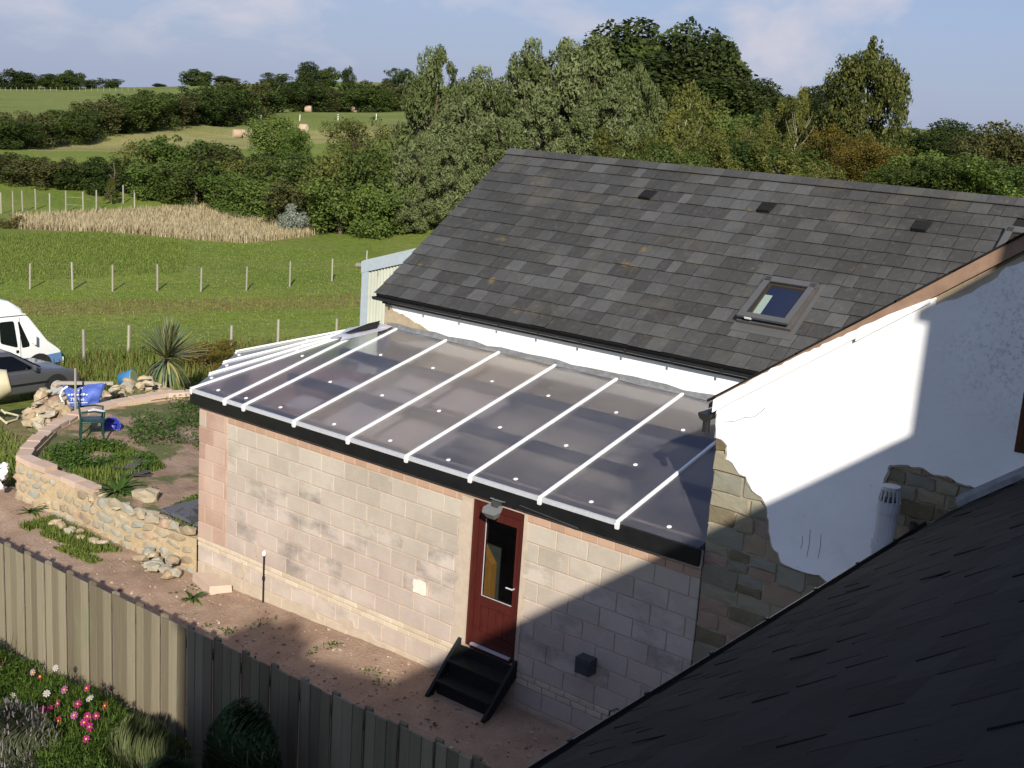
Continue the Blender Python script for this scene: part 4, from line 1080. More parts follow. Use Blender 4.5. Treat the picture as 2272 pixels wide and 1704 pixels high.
# =============================================================== raised bed and its retaining wall
BED = [(-5.92, 0.1), (-11.35, 0.05), (-12.86, 1.42), (-13.77, 2.76), (-14.06, 3.91), (-13.95, 5.5), (-12.5, 7.5), (-8, 6), (-7.75, 2.4)]
def bz(x, y): return 0.46 + 0.05 * mnoise.noise((x * .7, y * .7, 9)) + 0.03 * mnoise.noise((x * 2.3, y * 2.3, 2)) + .01 * mnoise.noise((x * 8, y * 8, 2)) - 0.06 * max(0, x + 9) / 3
sheet('planting_bed', -14.2, -5.9, 0.0, 7.6, 0.12, bz, M['soil'], mask=lambda x, y: bool(inpoly(np.array([x]), np.array([y]), BED)[0]))
rw = thing('retaining_wall', 'low curved rubble retaining wall with pink coping and yellow mortar round the bed', 'wall')
m_ = MB()
CUR = [(-5.95, 0.02), (-7.2, -0.08), (-8.3, -0.10), (-9.4, -0.08), (-10.4, -0.15), (-11.25, -0.18), (-11.7, 0.12), (-12.95, 1.38), (-13.85, 2.72), (-14.18, 3.9), (-14.08, 5.4), (-13.2, 6.8)]
def offs(P, d):
    o = []
    for i, p in enumerate(P):
        a = Vector(P[max(0, i - 1)]); c = Vector(P[min(len(P) - 1, i + 1)]); t = (c - a).normalized(); n = Vector((-t.y, t.x))
        o.append((p[0] + n.x * d, p[1] + n.y * d))
    return o
inner = offs(CUR, -0.30)
def wall_top(i, x): return 0.50 if i < 4 else 0.52
nC = len(CUR)
v = []
for i in range(nC):
    zt = [0.42, 0.40, 0.42, 0.47, 0.52, 0.56, 0.56, 0.54, 0.5, 0.5, 0.48, 0.48][i]
    v += [(*CUR[i], -0.5), (*CUR[i], zt), (*inner[i], zt), (*inner[i], -0.5)]
f = []
for i in range(nC - 1):
    for k in range(4): f.append((i * 4 + k, i * 4 + (k + 1) % 4, (i + 1) * 4 + (k + 1) % 4, (i + 1) * 4 + k))
m_.add(v, f); fixn(m_.obj('mortar_core', M['sandmortar'], rw))
# facing stones
for i in range(0, 6):
    a, c = Vector(CUR[i]), Vector(CUR[i + 1]); d = (c - a); L = d.length; d.normalize(); n = Vector((d.y, -d.x)) * -1.0
    if n.y > 0 and i < 5: n = -n
    ang = math.atan2(d.y, d.x)
    z = -0.28
    while z < 0.42:
        h = rg.uniform(.13, .23); s = rg.uniform(0, .1)
        while s < L - .05:
            w = rg.uniform(.18, .44)
            cc = a + d * (s + w / 2)
            q = rock(rg, w * .52, .055, h * .52, 1, .14)
            Mx = Matrix.Translation((cc.x - n.x * .02, cc.y - n.y * .02, z + h / 2 + rg.uniform(-.02, .02))) @ Matrix.Rotation(ang, 4, 'Z') @ Matrix.Rotation(rg.uniform(-.25, .25), 4, 'Y')
            if rg.random() < .94:
                s_ = MB(); s_.add(*xf(q, Mx), rg.random()); s_.obj('wall_stone', M['wallstone'], rw)
            s += w + .02
        z += h + .01
# coping blocks
def coping(p, q, z, w=.27, h=.11):
    p, q = Vector(p), Vector(q); d = (q - p).normalized(); n = Vector((-d.y, d.x)) * (w / 2); g_ = d * .006
    P = [p + g_ - n, q - g_ - n, q - g_ + n, p + g_ + n]
    j = rg.uniform(-.02, .02); aa = rg.uniform(-.07, .07); pm = (p + q) / 2
    P = [pm + Vector(((a - pm).x * math.cos(aa) - (a - pm).y * math.sin(aa), (a - pm).x * math.sin(aa) + (a - pm).y * math.cos(aa))) for a in P]
    z += rg.uniform(-.015, .015)
    c_ = MB(); c_.add(*hexa([(a.x, a.y, z) for a in P] + [(a.x + rg.uniform(-.006, .006), a.y + rg.uniform(-.006, .006), z + h + j) for a in P]), rg.random()); fixn(c_.obj('coping_block', M['coping'], rw))
mid = offs(CUR, -0.14)
def along(P, L0, L1):
    acc = 0; 
    def at_(L):
        acc = 0
        for a, c in zip(P[:-1], P[1:]):
            l = math.hypot(c[0] - a[0], c[1] - a[1])
            if acc + l >= L: t = (L - acc) / l; return (a[0] + (c[0] - a[0]) * t, a[1] + (c[1] - a[1]) * t)
            acc += l
        return P[-1]
    return at_(L0), at_(L1)
L = 3.0
while L < 12.4:
    w = rg.uniform(.44, .52)
    p, q = along(mid, L, L + w)
    coping(p, q, 0.46 if L < 4.2 else (0.54 if L < 6.5 else 0.50)); L += w
# loose slates and stones along the broken top, foot stones
def loose(name, label, cat, x, y, z, sx, sy, sz, mat, group=None, rot=None, tone=None, sub=1):
    m_ = MB(); m_.add(*rock(rg, sx, sy, sz, sub, .16), rg.random() if tone is None else tone)
    o = m_.obj(name, M[mat]); o.location = (x, y, z); o.rotation_euler = rot or (rg.uniform(-.3, .3), rg.uniform(-.3, .3), rg.uniform(0, 6))
    return tag(o, label, cat, group)
for i in range(20):
    L = rg.uniform(.2, 3.1); p, q = along(mid, L, L + .1)
    m_ = MB(); m_.add(*rock(rg, rg.uniform(.07, .16), rg.uniform(.06, .12), rg.uniform(.03, .07), 1, .2), rg.random()); o = m_.obj('wall_stone', M['wallstone'], rw); o.location = (p[0], p[1] + rg.uniform(-.1, .1), .43 + rg.uniform(0, .05)); o.rotation_euler = (0, 0, rg.uniform(0, 6))
for i in range(13):
    x = -6.35 + rg.uniform(-.75, .45); y = -0.15 - rg.uniform(0, .35)
    zz = rg.uniform(0, .16) * (1 if y > -.3 else .2); sz = rg.uniform(.09, .17)
    loose('fallen_stone', ('large' if sz > .135 else 'small') + ' rough stone fallen ' + ('on top of the heap' if zz > .06 else 'on the gravel') + ' beside the block corner', 'stone', x, y, -0.1 + zz, sz, rg.uniform(.07, .12), rg.uniform(.05, .1), 'wallstone', 'stones fallen beside the block corner')
for i in range(9):
    x = rg.uniform(-9.6, -7.9); y = -0.35 - rg.uniform(0, .25)
    loose('fallen_stone', 'small stone among weeds at the foot of the retaining wall', 'stone', x, y, -0.12, rg.uniform(.07, .15), rg.uniform(.06, .1), rg.uniform(.04, .07), 'fieldstone', 'stones among the weeds below the wall')
loose('boulder', 'rounded brown boulder lying on the bed beside a leafy dock plant', 'stone', -8.15, 0.55, .52, .24, .15, .13, 'wallstone', rot=(0, 0, .4), tone=.75, sub=2)
# slate pieces lying on the bed
sg = 'broken slates lying on the bed'
def slates_heap(name, label, x, y, n, w):
    h = thing(name, label, 'slates', (x, y, .48))
    for i in range(n):
        m_ = MB(); a = [(rg.uniform(-.22, -.1), rg.uniform(-.14, -.06)), (rg.uniform(.1, .22), rg.uniform(-.14, -.06)), (rg.uniform(.1, .22), rg.uniform(.06, .14)), (rg.uniform(-.2, -.1), rg.uniform(.06, .14))]
        m_.add(*prism(a, 0, .012, 'xy'), rg.uniform(.2, .7)); o = fixn(m_.obj('slate', M['slate'], h)); o.location = (rg.uniform(-w, w), rg.uniform(-w, w) * .6, .03 + i * .012); o.rotation_euler = (rg.uniform(-.25, .25), rg.uniform(-.25, .25), rg.uniform(0, 3))
slates_heap('slate_heap', 'small scatter of broken slates on bare soil near the chair side of the bed', -10.05, 1.45, 7, .35)
slates_heap('slate_heap', 'flat heap of dark slates on the soil behind the dock plant', -9.35, 1.05, 8, .40)
slates_heap('slate_heap', 'dark slates piled against the corner of the block wall', -6.75, 0.55, 7, .38)
slates_heap('slate_heap', 'few slates with pale ash on the soil of the bed', -8.1, 2.2, 5, .3)

# =============================================================== close board fence
fn = thing('board_fence', 'weathered grey-green close board fence standing in front of the gravel yard', 'fence')
x = -8.2; i = 0
FY0 = lambda x: -4.06 + 0.041 * (x + 1.2)
while x < 5.2:
    wB = .150
    yb = FY0(x)
    for k in range(3):
        m_ = MB(); zt = 1.80 + rg.uniform(-.008, .008)
        g_ = .003 if k else .010
        m_.add(*cbox(x + g_, x + wB - .002, yb + rg.uniform(-.004, .004), yb + .022, -0.35, zt, .003), rg.random()); m_.obj('board', M['fencewood'], fn)
        x += wB
    if True:
        m_ = MB(); m_.box(x - .02, x + .075, yb + .045, yb + .085, -0.3, 1.82, rg.random()); m_.obj('upright', M['fencewood'], fn)
    x += rg.choice([.008, .010, .013, .018])
    i += 1
for z in (.35, 1.5):
    m_ = MB(); m_.add(*hexa([(-8.2, FY0(-8.2) + .08, z), (5.2, FY0(5.2) + .08, z), (5.2, FY0(5.2) + .15, z), (-8.2, FY0(-8.2) + .15, z), (-8.2, FY0(-8.2) + .08, z + .09), (5.2, FY0(5.2) + .08, z + .09), (5.2, FY0(5.2) + .15, z + .09), (-8.2, FY0(-8.2) + .15, z + .09)]), .3); fixn(m_.obj('rail', M['fencewood'], fn))
sheet('garden_soil', -9, 6.2, -12, -4.28, 0.3, lambda x, y: 0.02 + .05 * mnoise.noise((x, y, 1)), M['darksoil'])
# =============================================================== trees and hedges
def leafmat(name, lo, mid_, hi, tr=0.30, over=()):
    lo, mid_, hi = [tuple(min(.6, c * 1.12) for c in q) for q in (lo, mid_, hi)]
    return gm(name, [(0.1, lo), (0.5, mid_), (0.9, hi)], tw=0.75, ns=0.8, nd=3, rough=0.75, spec=0.12, transl=(tr, hi), over=over)
M['bark'] = gm('bark', [(0.2, (0.06, 0.045, 0.03)), (0.8, (0.15, 0.12, 0.085))], tw=0.3, ns=5, rough=0.95)
M['palebark'] = gm('pale bark', [(0.2, (0.26, 0.23, 0.18)), (0.8, (0.42, 0.38, 0.31))], tw=0.3, ns=5, rough=0.95)
M['lf_oak'] = leafmat('oak leaves', (0.019, 0.031, 0.010), (0.036, 0.052, 0.015), (0.066, 0.084, 0.026))
M['lf_hedge'] = leafmat('hedge leaves', (0.022, 0.036, 0.010), (0.045, 0.068, 0.015), (0.082, 0.112, 0.025))
M['lf_hedge2'] = leafmat('brownish hedge leaves', (0.038, 0.036, 0.015), (0.064, 0.066, 0.022), (0.10, 0.105, 0.035))
M['lf_light'] = leafmat('light green leaves', (0.042, 0.072, 0.015), (0.082, 0.125, 0.026), (0.14, 0.185, 0.045))
M['lf_willow'] = leafmat('willow leaves', (0.058, 0.078, 0.024), (0.105, 0.130, 0.045), (0.175, 0.20, 0.092))
M['lf_scrub'] = leafmat('yellow green scrub leaves', (0.05, 0.06, 0.015), (0.095, 0.105, 0.024), (0.15, 0.155, 0.04))
M['lf_poplar'] = leafmat('poplar leaves', (0.034, 0.046, 0.012), (0.070, 0.083, 0.019), (0.115, 0.122, 0.036))
M['lf_autumn'] = leafmat('turning leaves', (0.058, 0.057, 0.014), (0.105, 0.090, 0.018), (0.165, 0.118, 0.022))
M['lf_silver'] = leafmat('silver leaves', (0.17, 0.20, 0.155), (0.28, 0.31, 0.25), (0.40, 0.43, 0.35))
M['lf_red'] = leafmat('reddish leaves', (0.05, 0.038, 0.015), (0.085, 0.07, 0.025), (0.13, 0.11, 0.035))
def crown_mesh(name, seed, mat, n, leaf, kind_, aspect=1.8):
    """unit crown: x,y in -0.5..0.5, z 0..1, built from leaf clumps spread through its volume"""
    g = np.random.RandomState(seed)
    if kind_ == 'round':
        nb = 34
        B = []
        while len(B) < nb:
            p = g.uniform(-1, 1, 3)
            r_ = np.linalg.norm(p)
            if r_ > 1 or r_ < .45: continue
            B.append((p[0] * .36, p[1] * .36, .46 + p[2] * .40, g.uniform(.11, .20)))
    elif kind_ == 'hedge':
        B = [(g.uniform(-.4, .4), g.uniform(-.4, .4), g.uniform(.10, .80), g.uniform(.11, .20)) for _ in range(30)] + [(g.uniform(-.38, .38), g.uniform(-.3, .3), g.uniform(.7, .9), g.uniform(.05, .10)) for _ in range(16)]
    elif kind_ == 'willow':
        B = []
        for _ in range(44):
            a = g.uniform(0, 6.28); r_ = .42 * math.sqrt(g.uniform(0, 1)); z = g.uniform(.12, .93 - .9 * r_ ** 1.5)
            B.append((r_ * math.cos(a), r_ * math.sin(a), z, g.uniform(.07, .14)))
        for _ in range(16):
            a = g.uniform(0, 6.28); r_ = g.uniform(0, .3)
            B.append((r_ * math.cos(a), r_ * math.sin(a), g.uniform(.80, .95) - .5 * r_, g.uniform(.035, .06)))
    elif kind_ == 'poplar':
        B = []
        for _ in range(230):
            z = g.uniform(.0, .80); rm = .44 * math.sqrt(max(.02, 1 - ((z - .34) / .62) ** 2)); a = g.uniform(0, 6.28); r_ = rm * math.sqrt(g.uniform(.1, 1))
            B.append((r_ * math.cos(a), r_ * math.sin(a), z, g.uniform(.065, .10)))
        for s in range(16):
            a = g.uniform(0, 6.28); r_ = g.uniform(0, .30); h = .98 - 1.15 * r_ * r_ * 2.2
            for k in range(5):
                t_ = k / 4; B.append((r_ * math.cos(a) * (.9 + .1 * t_), r_ * math.sin(a) * (.9 + .1 * t_), h - .20 * (1 - t_), .055 * (1 - t_) + .016))
    elif kind_ == 'thin':
        B = [(g.uniform(-.36, .36) * (1.1 - z_), g.uniform(-.36, .36) * (1.1 - z_), z_, g.uniform(.05, .11)) for z_ in g.uniform(.2, .96, 30)]
    elif kind_ == 'dome':
        B = [(.40 * math.cos(a) * r_, .40 * math.sin(a) * r_, .08 + .72 * math.sqrt(max(0, 1 - r_ * r_)) * g.uniform(.2, 1), .12) for a, r_ in zip(g.uniform(0, 6.28, 30), np.sqrt(g.uniform(0, 1, 30)))]
    B = np.array(B)
    wgt = B[:, 3] ** 2; wgt /= wgt.sum()
    bi = g.choice(len(B), n, p=wgt)
    d = g.normal(size=(n, 3)); d /= np.linalg.norm(d, axis=1)[:, None]
    rad = B[bi, 3] * (g.uniform(.25, 1.08, n) ** .45)
    P = B[bi, :3] + d * rad[:, None]
    P[:, 2] = np.clip(P[:, 2], .0, 1.03)
    # leaf frame: mostly facing outwards/up with scatter
    nrm = d * .7 + g.normal(size=(n, 3)) * .6 + np.array([0, 0, .35]); nrm /= np.linalg.norm(nrm, axis=1)[:, None]
    ref = g.normal(size=(n, 3))
    if kind_ in ('willow', 'poplar', 'dome'):
        ref = ref * .45 + np.array([0, 0, 1.0 if kind_ != 'willow' else .7]) + d * .4
    tx = ref - nrm * (ref * nrm).sum(1)[:, None]; tx /= np.linalg.norm(tx, axis=1)[:, None] + 1e-9
    ty = np.cross(nrm, tx)
    L = leaf * (g.uniform(.35, 1.0, n) + .7 * g.uniform(0, 1, n) ** 4)[:, None] * 1.25
    W = L / aspect
    a = P - tx * L * .5; c = P + tx * L * .5
    b1 = P + ty * W * .5 - nrm * L * .08; b2 = P - ty * W * .5 - nrm * L * .08
    V = np.stack([a, b1, c, b2], 1).reshape(-1, 3)
    F = np.arange(4 * n).reshape(n, 4)
    bt = g.uniform(0, .55, len(B))
    tone = np.clip(bt[bi] * .55 + g.uniform(0, .38, n) , 0, .98)
    me = bpy.data.meshes.new(name)
    me.vertices.add(4 * n); me.vertices.foreach_set('co', V.ravel())
    me.loops.add(4 * n); me.loops.foreach_set('vertex_index', F.ravel())
    me.polygons.add(n); me.polygons.foreach_set('loop_start', np.arange(0, 4 * n, 4)); me.polygons.foreach_set('loop_total', np.full(n, 4))
    me.update(calc_edges=True)
    at = me.attributes.new('tone', 'FLOAT', 'POINT'); at.data.foreach_set('value', np.repeat(tone, 4))
    me.materials.append(mat)
    return me
def trunk_mesh(name, seed, mat, limbs=6, r0=.03):
    g = random.Random(seed); m_ = MB()
    tp = [(0, 0, -.05), (g.uniform(-.02, .02), g.uniform(-.02, .02), .25), (g.uniform(-.04, .04), g.uniform(-.04, .04), .55), (g.uniform(-.06, .06), g.uniform(-.06, .06), .82)]
    m_.add(*tube(tp, r0, 7, True, r0 * .2))
    for i in range(limbs):
        t_ = g.uniform(.2, .6); a = g.uniform(0, 6.28); l = g.uniform(.2, .4)
        z0 = .05 + t_ * .7
        m_.add(*tube([(0, 0, z0), (math.cos(a) * l * .5, math.sin(a) * l * .5, z0 + .12), (math.cos(a) * l * .85, math.sin(a) * l * .85, z0 + .26)], r0 * .5, 5, True, r0 * .1))
    return m_.mesh(name, mat)
CM = {}
for k, (n_, seed, mt, cnt, leaf, kd, asp) in {
    'oak0': ('crown', 1, 'lf_oak', 9000, .036, 'round', 1.3), 'oak1': ('crown', 2, 'lf_oak', 9000, .036, 'round', 1.3), 'oak2': ('crown', 12, 'lf_hedge', 9000, .036, 'round', 1.3),
    'hedge0': ('crown', 3, 'lf_hedge', 8000, .036, 'hedge', 1.4), 'hedge1': ('crown', 4, 'lf_hedge2', 8000, .036, 'hedge', 1.4), 'hedge2': ('crown', 5, 'lf_hedge', 8000, .036, 'hedge', 1.6),
    'light0': ('crown', 6, 'lf_light', 8000, .036, 'hedge', 1.5), 'light1': ('crown', 16, 'lf_light', 8000, .034, 'round', 1.5),
    'willow0': ('crown', 7, 'lf_willow', 20000, .034, 'willow', 2.6), 'willow1': ('crown', 8, 'lf_willow', 20000, .034, 'willow', 2.6),
    'scrub0': ('crown', 9, 'lf_scrub', 7000, .040, 'thin', 2.6), 'scrub1': ('crown', 10, 'lf_scrub', 8000, .034, 'hedge', 2.2),
    'birch0': ('crown', 11, 'lf_scrub', 6000, .026, 'thin', 1.6), 'poplar0': ('crown', 13, 'lf_poplar', 44000, .023, 'poplar', 1.4),
    'autumn0': ('crown', 14, 'lf_autumn', 9000, .026, 'hedge', 1.6), 'silver0': ('crown', 15, 'lf_silver', 5000, .05, 'dome', 3.4), 'red0': ('crown', 17, 'lf_red', 6000, .03, 'dome', 1.5)}.items():
    CM[k] = crown_mesh(n_, seed, M[mt], cnt, leaf, kd, asp)
TM = {'bark': [trunk_mesh('trunk', s, M['bark']) for s in (1, 2)], 'pale': [trunk_mesh('trunk', s, M['palebark'], 9, .014) for s in (3, 4)]}
tr = random.Random(77)
def tree(name, label, cat, x, y, ztop, w, crown, group=None, bark='bark', base=None, wy=None):
    zb = tz(x, y) if base is None else base
    h = max(.6, ztop - zb) / 0.93
    root = thing(name, label, cat, (x, y, zb - .05), tr.uniform(0, 6.28), group)
    for nm, md in (('trunk', tr.choice(TM[bark])), ('crown', CM[crown])):
        o = bpy.data.objects.new(nm, md); link(o, root); o.scale = (w * 1.08, (wy or w) * 1.08, h)
    return root
LOOK = {'oak0': 'dark rounded', 'oak1': 'dark rounded', 'oak2': 'tall dark green', 'hedge0': 'dense dark green', 'hedge1': 'brownish', 'hedge2': 'loose dark green', 'light0': 'fresh green', 'light1': 'fresh green', 'scrub0': 'wispy yellow green', 'scrub1': 'bushy yellow green', 'birch0': 'thin', 'willow0': 'grey green', 'willow1': 'grey green', 'autumn0': 'rusty'}
def many(L, names, cat, labels, crowns, group=None, bark='bark', wmul=1.0):
    for i, (x, y, zt, w) in enumerate(L):
        lb = labels[i] if i < len(labels) else labels[-1]
        lb = lb.replace('*', LOOK[crowns[i % len(crowns)]])
        tree(names, lb, cat, x, y, zt, w * wmul, crowns[i % len(crowns)], group, bark)
SKY = [(-406.8, 226.2, 7.66, 13.7), (-402.9, 232.8, 6.92, 12.79), (-400.1, 237.5, 6.99, 9.13), (-388.7, 236.9, 9.14, 11.09), (-393.4, 248.1, 6.09, 6.21), (-389.9, 253.5, 6.86, 9.13), (-412.3, 291.5, 6.15, 5.94), (-332.2, 248.4, 12.2, 11.78), (-326.2, 256.1, 10.35, 10.15), (-293.3, 248.8, 12.21, 8.37), (-271.8, 243.0, 15.9, 7.52), (-267.6, 247.5, 15.13, 7.52), (-256.5, 244.7, 15.07, 4.22), (-253.0, 262.2, 15.91, 8.39)]
many(SKY, 'skyline_tree', 'tree', ['* tree in the clump on the skyline beside the upper pasture fence'] * 6 + ['tiny bush alone on the bare skyline of the upper pasture', 'rounded full tree alone on the skyline above the long hedge', 'low domed bush on the skyline touching the rounded full tree', 'low tree rising just above the long hedge on the skyline', 'tallest of two joined trees on the skyline above the bale field', 'shorter of two joined trees on the skyline above the bale field', 'narrow tree on the skyline between the joined pair and the lone round tree', 'round topped tree alone on the skyline next to the willows'], ['oak0', 'hedge0', 'oak1', 'oak2'], 'trees on the skyline', wmul=1.1)
UP = [(-113.0, 55.0, 2.81, 4.86), (-113.0, 56.9, 2.94, 5.19), (-116.6, 61.3, 3.45, 4.24), (-119.4, 64.9, 3.38, 4.06), (-122.6, 69.1, 3.51, 4.64), (-126.1, 73.9, 3.96, 4.33), (-129.4, 78.6, 4.71, 5.22), (-132.2, 83.1, 4.84, 5.42), (-134.9, 87.4, 5.51, 6.25), (-137.5, 92.0, 6.29, 5.61), (-140.2, 97.4, 5.95, 6.38), (-143.1, 103.2, 6.53, 5.93), (-145.8, 108.2, 7.11, 6.5), (-148.7, 113.9, 8.03, 6.34), (-153.3, 121.3, 8.45, 6.32), (-158.9, 129.8, 8.18, 7.35), (-162.7, 137.0, 9.05, 7.26), (-166.2, 144.0, 9.3, 7.65), (-169.4, 151.0, 9.09, 7.46), (-173.0, 159.5, 8.94, 8.66), (-176.4, 168.0, 9.7, 8.88), (-178.4, 175.2, 9.48, 8.06), (-180.4, 182.6, 10.35, 8.01), (-183.3, 192.3, 10.43, 9.72), (-186.0, 201.7, 10.05, 9.3)]
many(UP, 'hedge_bush', 'bush', ['* bush in the long field hedge above the mown hay field'], ['hedge0', 'hedge2', 'hedge1', 'oak2'], 'bushes of the long field hedge', wmul=1.35)
MID = [(-79.5, 37.0, 1.76, 3.5), (-77.7, 38.2, 1.56, 3.66), (-75.1, 38.7, 1.6, 3.59), (-74.1, 40.3, 1.52, 3.4), (-75.7, 43.4, 1.24, 3.11), (-70.8, 41.8, 1.97, 3.51)]
many(MID, 'hawthorn', 'tree', ['small * thorn tree behind the pale post and wire fence'], ['hedge1', 'hedge0', 'hedge1', 'oak2'], 'thorn trees behind the post and wire fence', wmul=1.25)
FRONT = [(-70.8, 45.3, 3.23, 4.15), (-68.9, 46.2, 3.55, 4.48), (-66.9, 47.1, 3.29, 4.43), (-67.2, 43.4, 2.1, 3.98), (-65.0, 44.8, 2.12, 4.3), (-65.1, 47.8, 2.82, 4.02), (-63.1, 48.7, 2.46, 4.35), (-61.6, 45.9, 1.57, 3.86), (-60.2, 49.0, 2.7, 4.25), (-58.9, 47.5, 1.31, 4.51), (-56.9, 49.7, 3.14, 4.51), (-56.0, 47.8, 1.4, 4.08), (-53.9, 50.0, 3.71, 4.75), (-52.9, 48.2, 1.85, 4.31), (-51.9, 50.5, 3.87, 3.69), (-50.1, 49.5, 1.77, 3.61)]
ff = lambda x: 1.0 - .12 * min(1, max(0, (x + 66) / 16))
FRONT = [(9.9 + ff(x) * (x - 9.9), -12.1 + ff(x) * (y + 12.1), 7.92 + ff(x) * (z - 7.92) + .25, w * ff(x) * 1.03) for x, y, z, w in FRONT]
many(FRONT, 'thicket_bush', 'bush', ['* bush in the thicket bordering the dry grass'], ['scrub1', 'light0', 'hedge0', 'light0', 'hedge2', 'hedge1'], 'bushes of the thicket bordering the dry grass', wmul=1.2)
ROUND = [(-85.0, 69.3, 5.22, 5.71), (-81.2, 69.0, 4.24, 3.25), (-67.2, 63.6, 5.9, 6.17)]
many(ROUND, 'field_tree', 'tree', ['light green airy tree standing before the hay bales', 'small light green tree leaning out beside the airy one', 'olive domed bush tree rising behind the thicket next to the willows'], ['light1', 'light0', 'scrub1'])
WIL = [(-50.3, 54.8, 11.13, 5.14), (-49.3, 58.3, 9.51, 5.25), (-46.1, 53.2, 7.96, 5.56), (-46.5, 60.6, 11.56, 4.55), (-44.8, 61.9, 12.36, 6.66), (-42.7, 63.4, 12.04, 6.66), (-38.9, 63.5, 11.03, 4.11), (-38.0, 59.3, 9.1, 5.24), (-43.1, 45.2, 5.63, 3.41), (-40.0, 45.2, 5.28, 3.47), (-41.8, 51.6, 6.76, 4.68), (-40.6, 55.0, 7.86, 5.43), (-41.6, 43.8, 2.62, 2.9)]
many(WIL, 'willow', 'tree', ['tall feathery grey green willow with pointed tip nearest the bale field', 'grey green willow filling the dip between two taller willows', 'broad grey green willow in front of the dip between taller willows', 'slim feathery willow beside the tallest rounded willow', 'tallest rounded grey green willow behind the barn ridge', 'rounded willow with a full top against the dark wood on the hill', 'smaller feathery willow standing before the dark wood', 'pale willow spilling down towards the scrub behind the barn ridge', 'low willow spreading to the ground beside the meadow edge', 'low bushy willow just beyond the barn verge', 'middle willow with dark gaps behind the barn ridge', 'broad willow in front of the tallest rounded one', 'small willow bush touching the grass beside the barn verge'], ['willow0', 'willow1'], 'willows behind the barn', wmul=1.25)
OAK = [(-98.8, 143.7, 17.63, 9.41), (-94.5, 144.3, 21.07, 12.19), (-88.2, 145.9, 20.26, 10.64), (-81.9, 145.0, 20.67, 9.72), (-85.9, 140.3, 16.51, 13.72), (-78.0, 147.2, 18.2, 5.55), (-76.9, 143.3, 15.1, 8.81), (-71.4, 144.0, 13.49, 5.36), (-79.2, 139.7, 14.17, 10.72), (-69.3, 147.3, 11.88, 4.07), (-61.3, 142.3, 12.91, 4.53), (-91.1, 139.3, 15.66, 10.4)]
many(OAK, 'oak', 'tree', ['dark oak at the willow end of the hilltop wood', 'tallest dark oak of the hilltop wood', 'dark oak at the heart of the hilltop wood', 'light topped oak beside the gap in the hilltop wood', 'broad dark oak fronting the hilltop wood', 'thin airy oak at the open end of the hilltop wood', 'sunlit oak on the open slope of the hilltop wood', 'small ragged oak at the grassy edge of the hilltop wood', 'low spreading oak above the grass clearing', 'small dark bush sloping down from the hilltop wood', 'bluish far tree behind the turning poplar', 'shaded oak low down behind the willows'], ['oak0', 'oak1', 'oak2'], 'oaks of the hilltop wood', wmul=1.55)
SCR = [(-30.7, 47.3, 6.52, 3.29), (-29.0, 48.5, 6.93, 3.29), (-28.5, 51.2, 7.7, 3.38), (-27.6, 54.0, 7.3, 3.18), (-24.4, 44.3, 6.4, 3.27), (-22.9, 47.5, 6.32, 2.85), (-24.8, 41.7, 5.86, 2.92), (-20.2, 46.6, 6.5, 3.27), (-31.9, 67.6, 7.71, 4.11), (-43.3, 84.1, 7.61, 3.35), (-20.7, 50.8, 6.28, 3.2), (-19.9, 53.4, 5.85, 2.74)]
many(SCR, 'scrub_bush', 'bush', ['* scrub bush just beyond the barn ridge'], ['scrub0', 'scrub1', 'scrub0', 'scrub1', 'hedge2'], 'scrub bushes beyond the barn ridge', wmul=1.3)
GAP = [(-43.5, 78.3, 10.14, 4.79), (-43.4, 84.1, 8.67, 4.19), (-41.3, 87.5, 9.44, 4.69), (-36.4, 82.2, 8.88, 4.0), (-32.3, 77.5, 10.25, 3.01), (-28.6, 60.3, 6.66, 4.06), (-25.4, 59.7, 6.36, 3.96), (-31.2, 61.2, 6.5, 3.84)]
many(GAP, 'slope_tree', 'tree', ['olive tree in front of the hilltop wood', 'small olive bush at the foot of the hilltop wood', 'dark bush on the slope beside the grass clearing', 'dark rounded bush between the clearing and the birch', 'tall loose tree next to the poplar', 'grey green bush below the grass clearing', 'grey green bush below the slim birch', 'yellowish bush below the olive tree'], ['scrub1', 'light0', 'oak2', 'hedge0', 'scrub1', 'hedge2', 'hedge0', 'scrub1'], None, wmul=1.3)
BIR = [(-32.8, 60.2, 9.99, 3.52), (-31.1, 73.6, 10.39, 2.89), (-34.5, 77.5, 9.27, 3.43), (-34.5, 75.3, 8.48, 2.61)]
many(BIR, 'birch', 'tree', ['thin pale stemmed birch in front of the hilltop wood', 'slim upright birch beside the turning poplar', 'loose olive birch at the edge of the grass clearing', 'short loose birch in front of the grass clearing'], ['birch0', 'birch0', 'scrub0'], None, 'pale', 1.2)
tree('poplar', 'large upright poplar with pointed tops turning yellow at its base', 'tree', -27.3, 76.3, 13.9, 6.9, 'poplar0', wy=6.6)
AUT = [(-28.4, 73.5, 8.0, 2.8), (-26.6, 72.1, 7.4, 3.9), (-24.4, 71.0, 6.9, 4.4), (-22.8, 71.7, 6.7, 3.6)]
many(AUT, 'turning_bush', 'bush', ['tall orange brown bush against the poplar trunk', 'orange brown bush at the willow side of the poplar foot', 'rusty brown bush under the middle of the poplar', 'olive brown bush at the far side of the poplar foot'], ['autumn0'], wmul=1.1)
RIG = [(-30.8, 106.1, 9.23, 4.76), (-31.7, 102.6, 8.23, 4.18), (-27.2, 102.0, 8.22, 4.11), (-16.2, 74.0, 8.79, 3.77), (-16.7, 71.8, 7.73, 3.35), (-15.1, 74.3, 8.35, 3.77), (-18.0, 67.1, 6.82, 4.16), (-15.2, 63.9, 6.72, 3.65), (-12.8, 62.5, 6.62, 3.56), (-18.4, 64.8, 6.18, 3.43), (-18.3, 62.7, 5.75, 3.35)]
